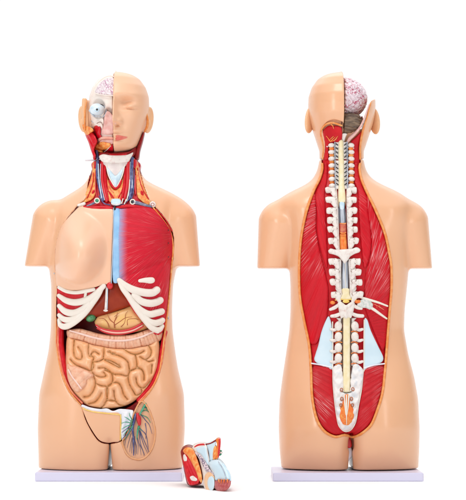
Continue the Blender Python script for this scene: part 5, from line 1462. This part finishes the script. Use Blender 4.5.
body('tailbone_muscle', [(338, 36), (354, 34), (354, 90), (345, 160), (336, 195), (330, 150), (336, 90)], B0, m_artery, 20, off=1.6, r=1.5, h=1.0)
body('fat_strip', [(300, 100), (316, 92), (320, 140), (310, 200), (292, 205), (290, 150)], B0, m_fat, 16, off=3, r=1.5, h=1)
for a, b in ((352, 132), (358, 148), (350, 165)):
    u, v = zp([(a, b)])[0]
    ball('nerve_knot', u, v, float(B0.at(u, v)) + 6, (1.8, 2.2, 0.9), m_lymph if b != 148 else m_bone, LP, seg=12, rot=(b - 140))
body('blue_sleeve', [(258, 232), (290, 212), (335, 210), (372, 240), (402, 285), (425, 330), (428, 372), (390, 380), (345, 372), (312, 378), (304, 340), (290, 300), (262, 262)], B0, m_fascia, 36, off=-3, r=7, h=6)
tube('sleeve_line', zp([(335, 222), (362, 262), (385, 310), (398, 360)]), 0.4, B0, m_cord, LP, off=-9.2)
tube('sleeve_edge', zp([(376, 240), (405, 285), (430, 335), (437, 380)]), [0.7, 0.9, 0.9, 0.7], B0, m_cart, LP, off=-3)
body('muscle_end', [(308, 382), (345, 372), (390, 378), (428, 372), (440, 395), (432, 430), (402, 462), (360, 472), (322, 462), (302, 430)], B0, mat('muscle_end_rose', (0.42, 0.07, 0.07), (0.52, 0.13, 0.13), scale=170, bump=0.5, bscale=250), 34, off=-2, r=7, h=6)
tubes('end_fibres', [(zp([(340, 375), (345, 400)]), [0.9, 0.2]), (zp([(362, 374), (360, 405)]), [0.7, 0.2]), (zp([(385, 376), (382, 402)]), [0.9, 0.2]), (zp([(410, 374), (414, 400)]), [0.8, 0.2])], B0, m_orange, LP, off=-8.2)
body('sleeve_cut', [(422, 330), (436, 350), (442, 385), (434, 395), (426, 372)], B0, m_artery, 14, off=-2, r=1.5, h=1.4)
FRONT_W, TOP_W = 0.13, 1.35
# ================================================================== TABLE, BACKDROP, LIGHT, CAMERA
def sheet(name, x0, x1, y0, y1, z, mt, n=1):
    me = bpy.data.meshes.new(name)
    me.from_pydata([(x0, y0, z), (x1, y0, z), (x1, y1, z), (x0, y1, z)], [], [(0, 1, 2, 3)])
    me.materials.append(mt)
    o = bpy.data.objects.new(name, me); COL.objects.link(o)
    return o
m_white = mat('white_table', (0.90, 0.90, 0.90), (0.92, 0.92, 0.92), scale=3, rough=0.7)
gd = sheet('ground', -60, 60, -60, 60, 0, m_white)
gd['kind'] = 'structure'

w = bpy.data.worlds.new('World'); bpy.context.scene.world = w
w.use_nodes = True
nt = w.node_tree
bg = nt.nodes['Background']
tc = N(nt, 'ShaderNodeTexCoord')
sx = N(nt, 'ShaderNodeSeparateXYZ')
nt.links.new(tc.outputs['Generated'], sx.inputs[0])
def rng(src, a, b, c, d):
    mr = N(nt, 'ShaderNodeMapRange')
    for k, q in zip(('From Min', 'From Max', 'To Min', 'To Max'), (a, b, c, d)): mr.inputs[k].default_value = q
    mr.interpolation_type = 'SMOOTHSTEP'
    nt.links.new(src, mr.inputs['Value'])
    return mr.outputs['Result']
fb = rng(sx.outputs[1], 0.38, 0.74, FRONT_W, 1.02)      # white studio wall behind, dimmer room in front
tp = rng(sx.outputs[2], 0.35, 0.8, 0.0, TOP_W)         # glow added overhead to whiten the ground, no real source there
ad = N(nt, 'ShaderNodeMath', operation='ADD')
nt.links.new(fb, ad.inputs[0]); nt.links.new(tp, ad.inputs[1])
nt.links.new(ad.outputs[0], bg.inputs['Strength'])
bg.inputs['Color'].default_value = (1, 1, 1, 1)

def area(name, loc, target, size, power, col=(1, 1, 1)):
    l = bpy.data.lights.new(name, 'AREA'); l.shape = 'RECTANGLE'
    l.size, l.size_y = size; l.energy = power; l.color = col
    o = bpy.data.objects.new(name, l); COL.objects.link(o)
    o.location = loc
    d = Vector(target) - Vector(loc)
    o.rotation_euler = d.to_track_quat('-Z', 'Y').to_euler()
    return o
area('softbox', (-2.0, -3.0, 1.1), (-0.1, 0, 0.45), (0.55, 1.7), 27)
area('softbox', (2.2, -2.8, 1.1), (0.1, 0, 0.45), (0.5, 1.7), 12)
area('softbox', (-0.4, -1.5, 3.2), (0, 0, 0.45), (1.4, 0.7), 24)

cam = bpy.data.cameras.new('camera'); co = bpy.data.objects.new('camera', cam); COL.objects.link(co)
co.location = (0, -D * S, -ZG * S)
co.rotation_euler = (math.radians(90), 0, 0)
cam.sensor_fit = 'HORIZONTAL'; cam.sensor_width = 36
cam.lens = 36 * D / 466.0 
# picture centre is (233, 250)
a = 954 / 1024.0
cam.shift_x = (233 - UC) / 500.0 * (500 / 466.0)
cam.shift_y = (VC - 250) / 466.0
cam.clip_end = 400
bpy.context.scene.camera = co
sc = bpy.context.scene
sc.view_settings.view_transform = 'Standard'
sc.view_settings.look = 'None'
sc.view_settings.exposure = 0.0
sc.view_settings.gamma = 1.0
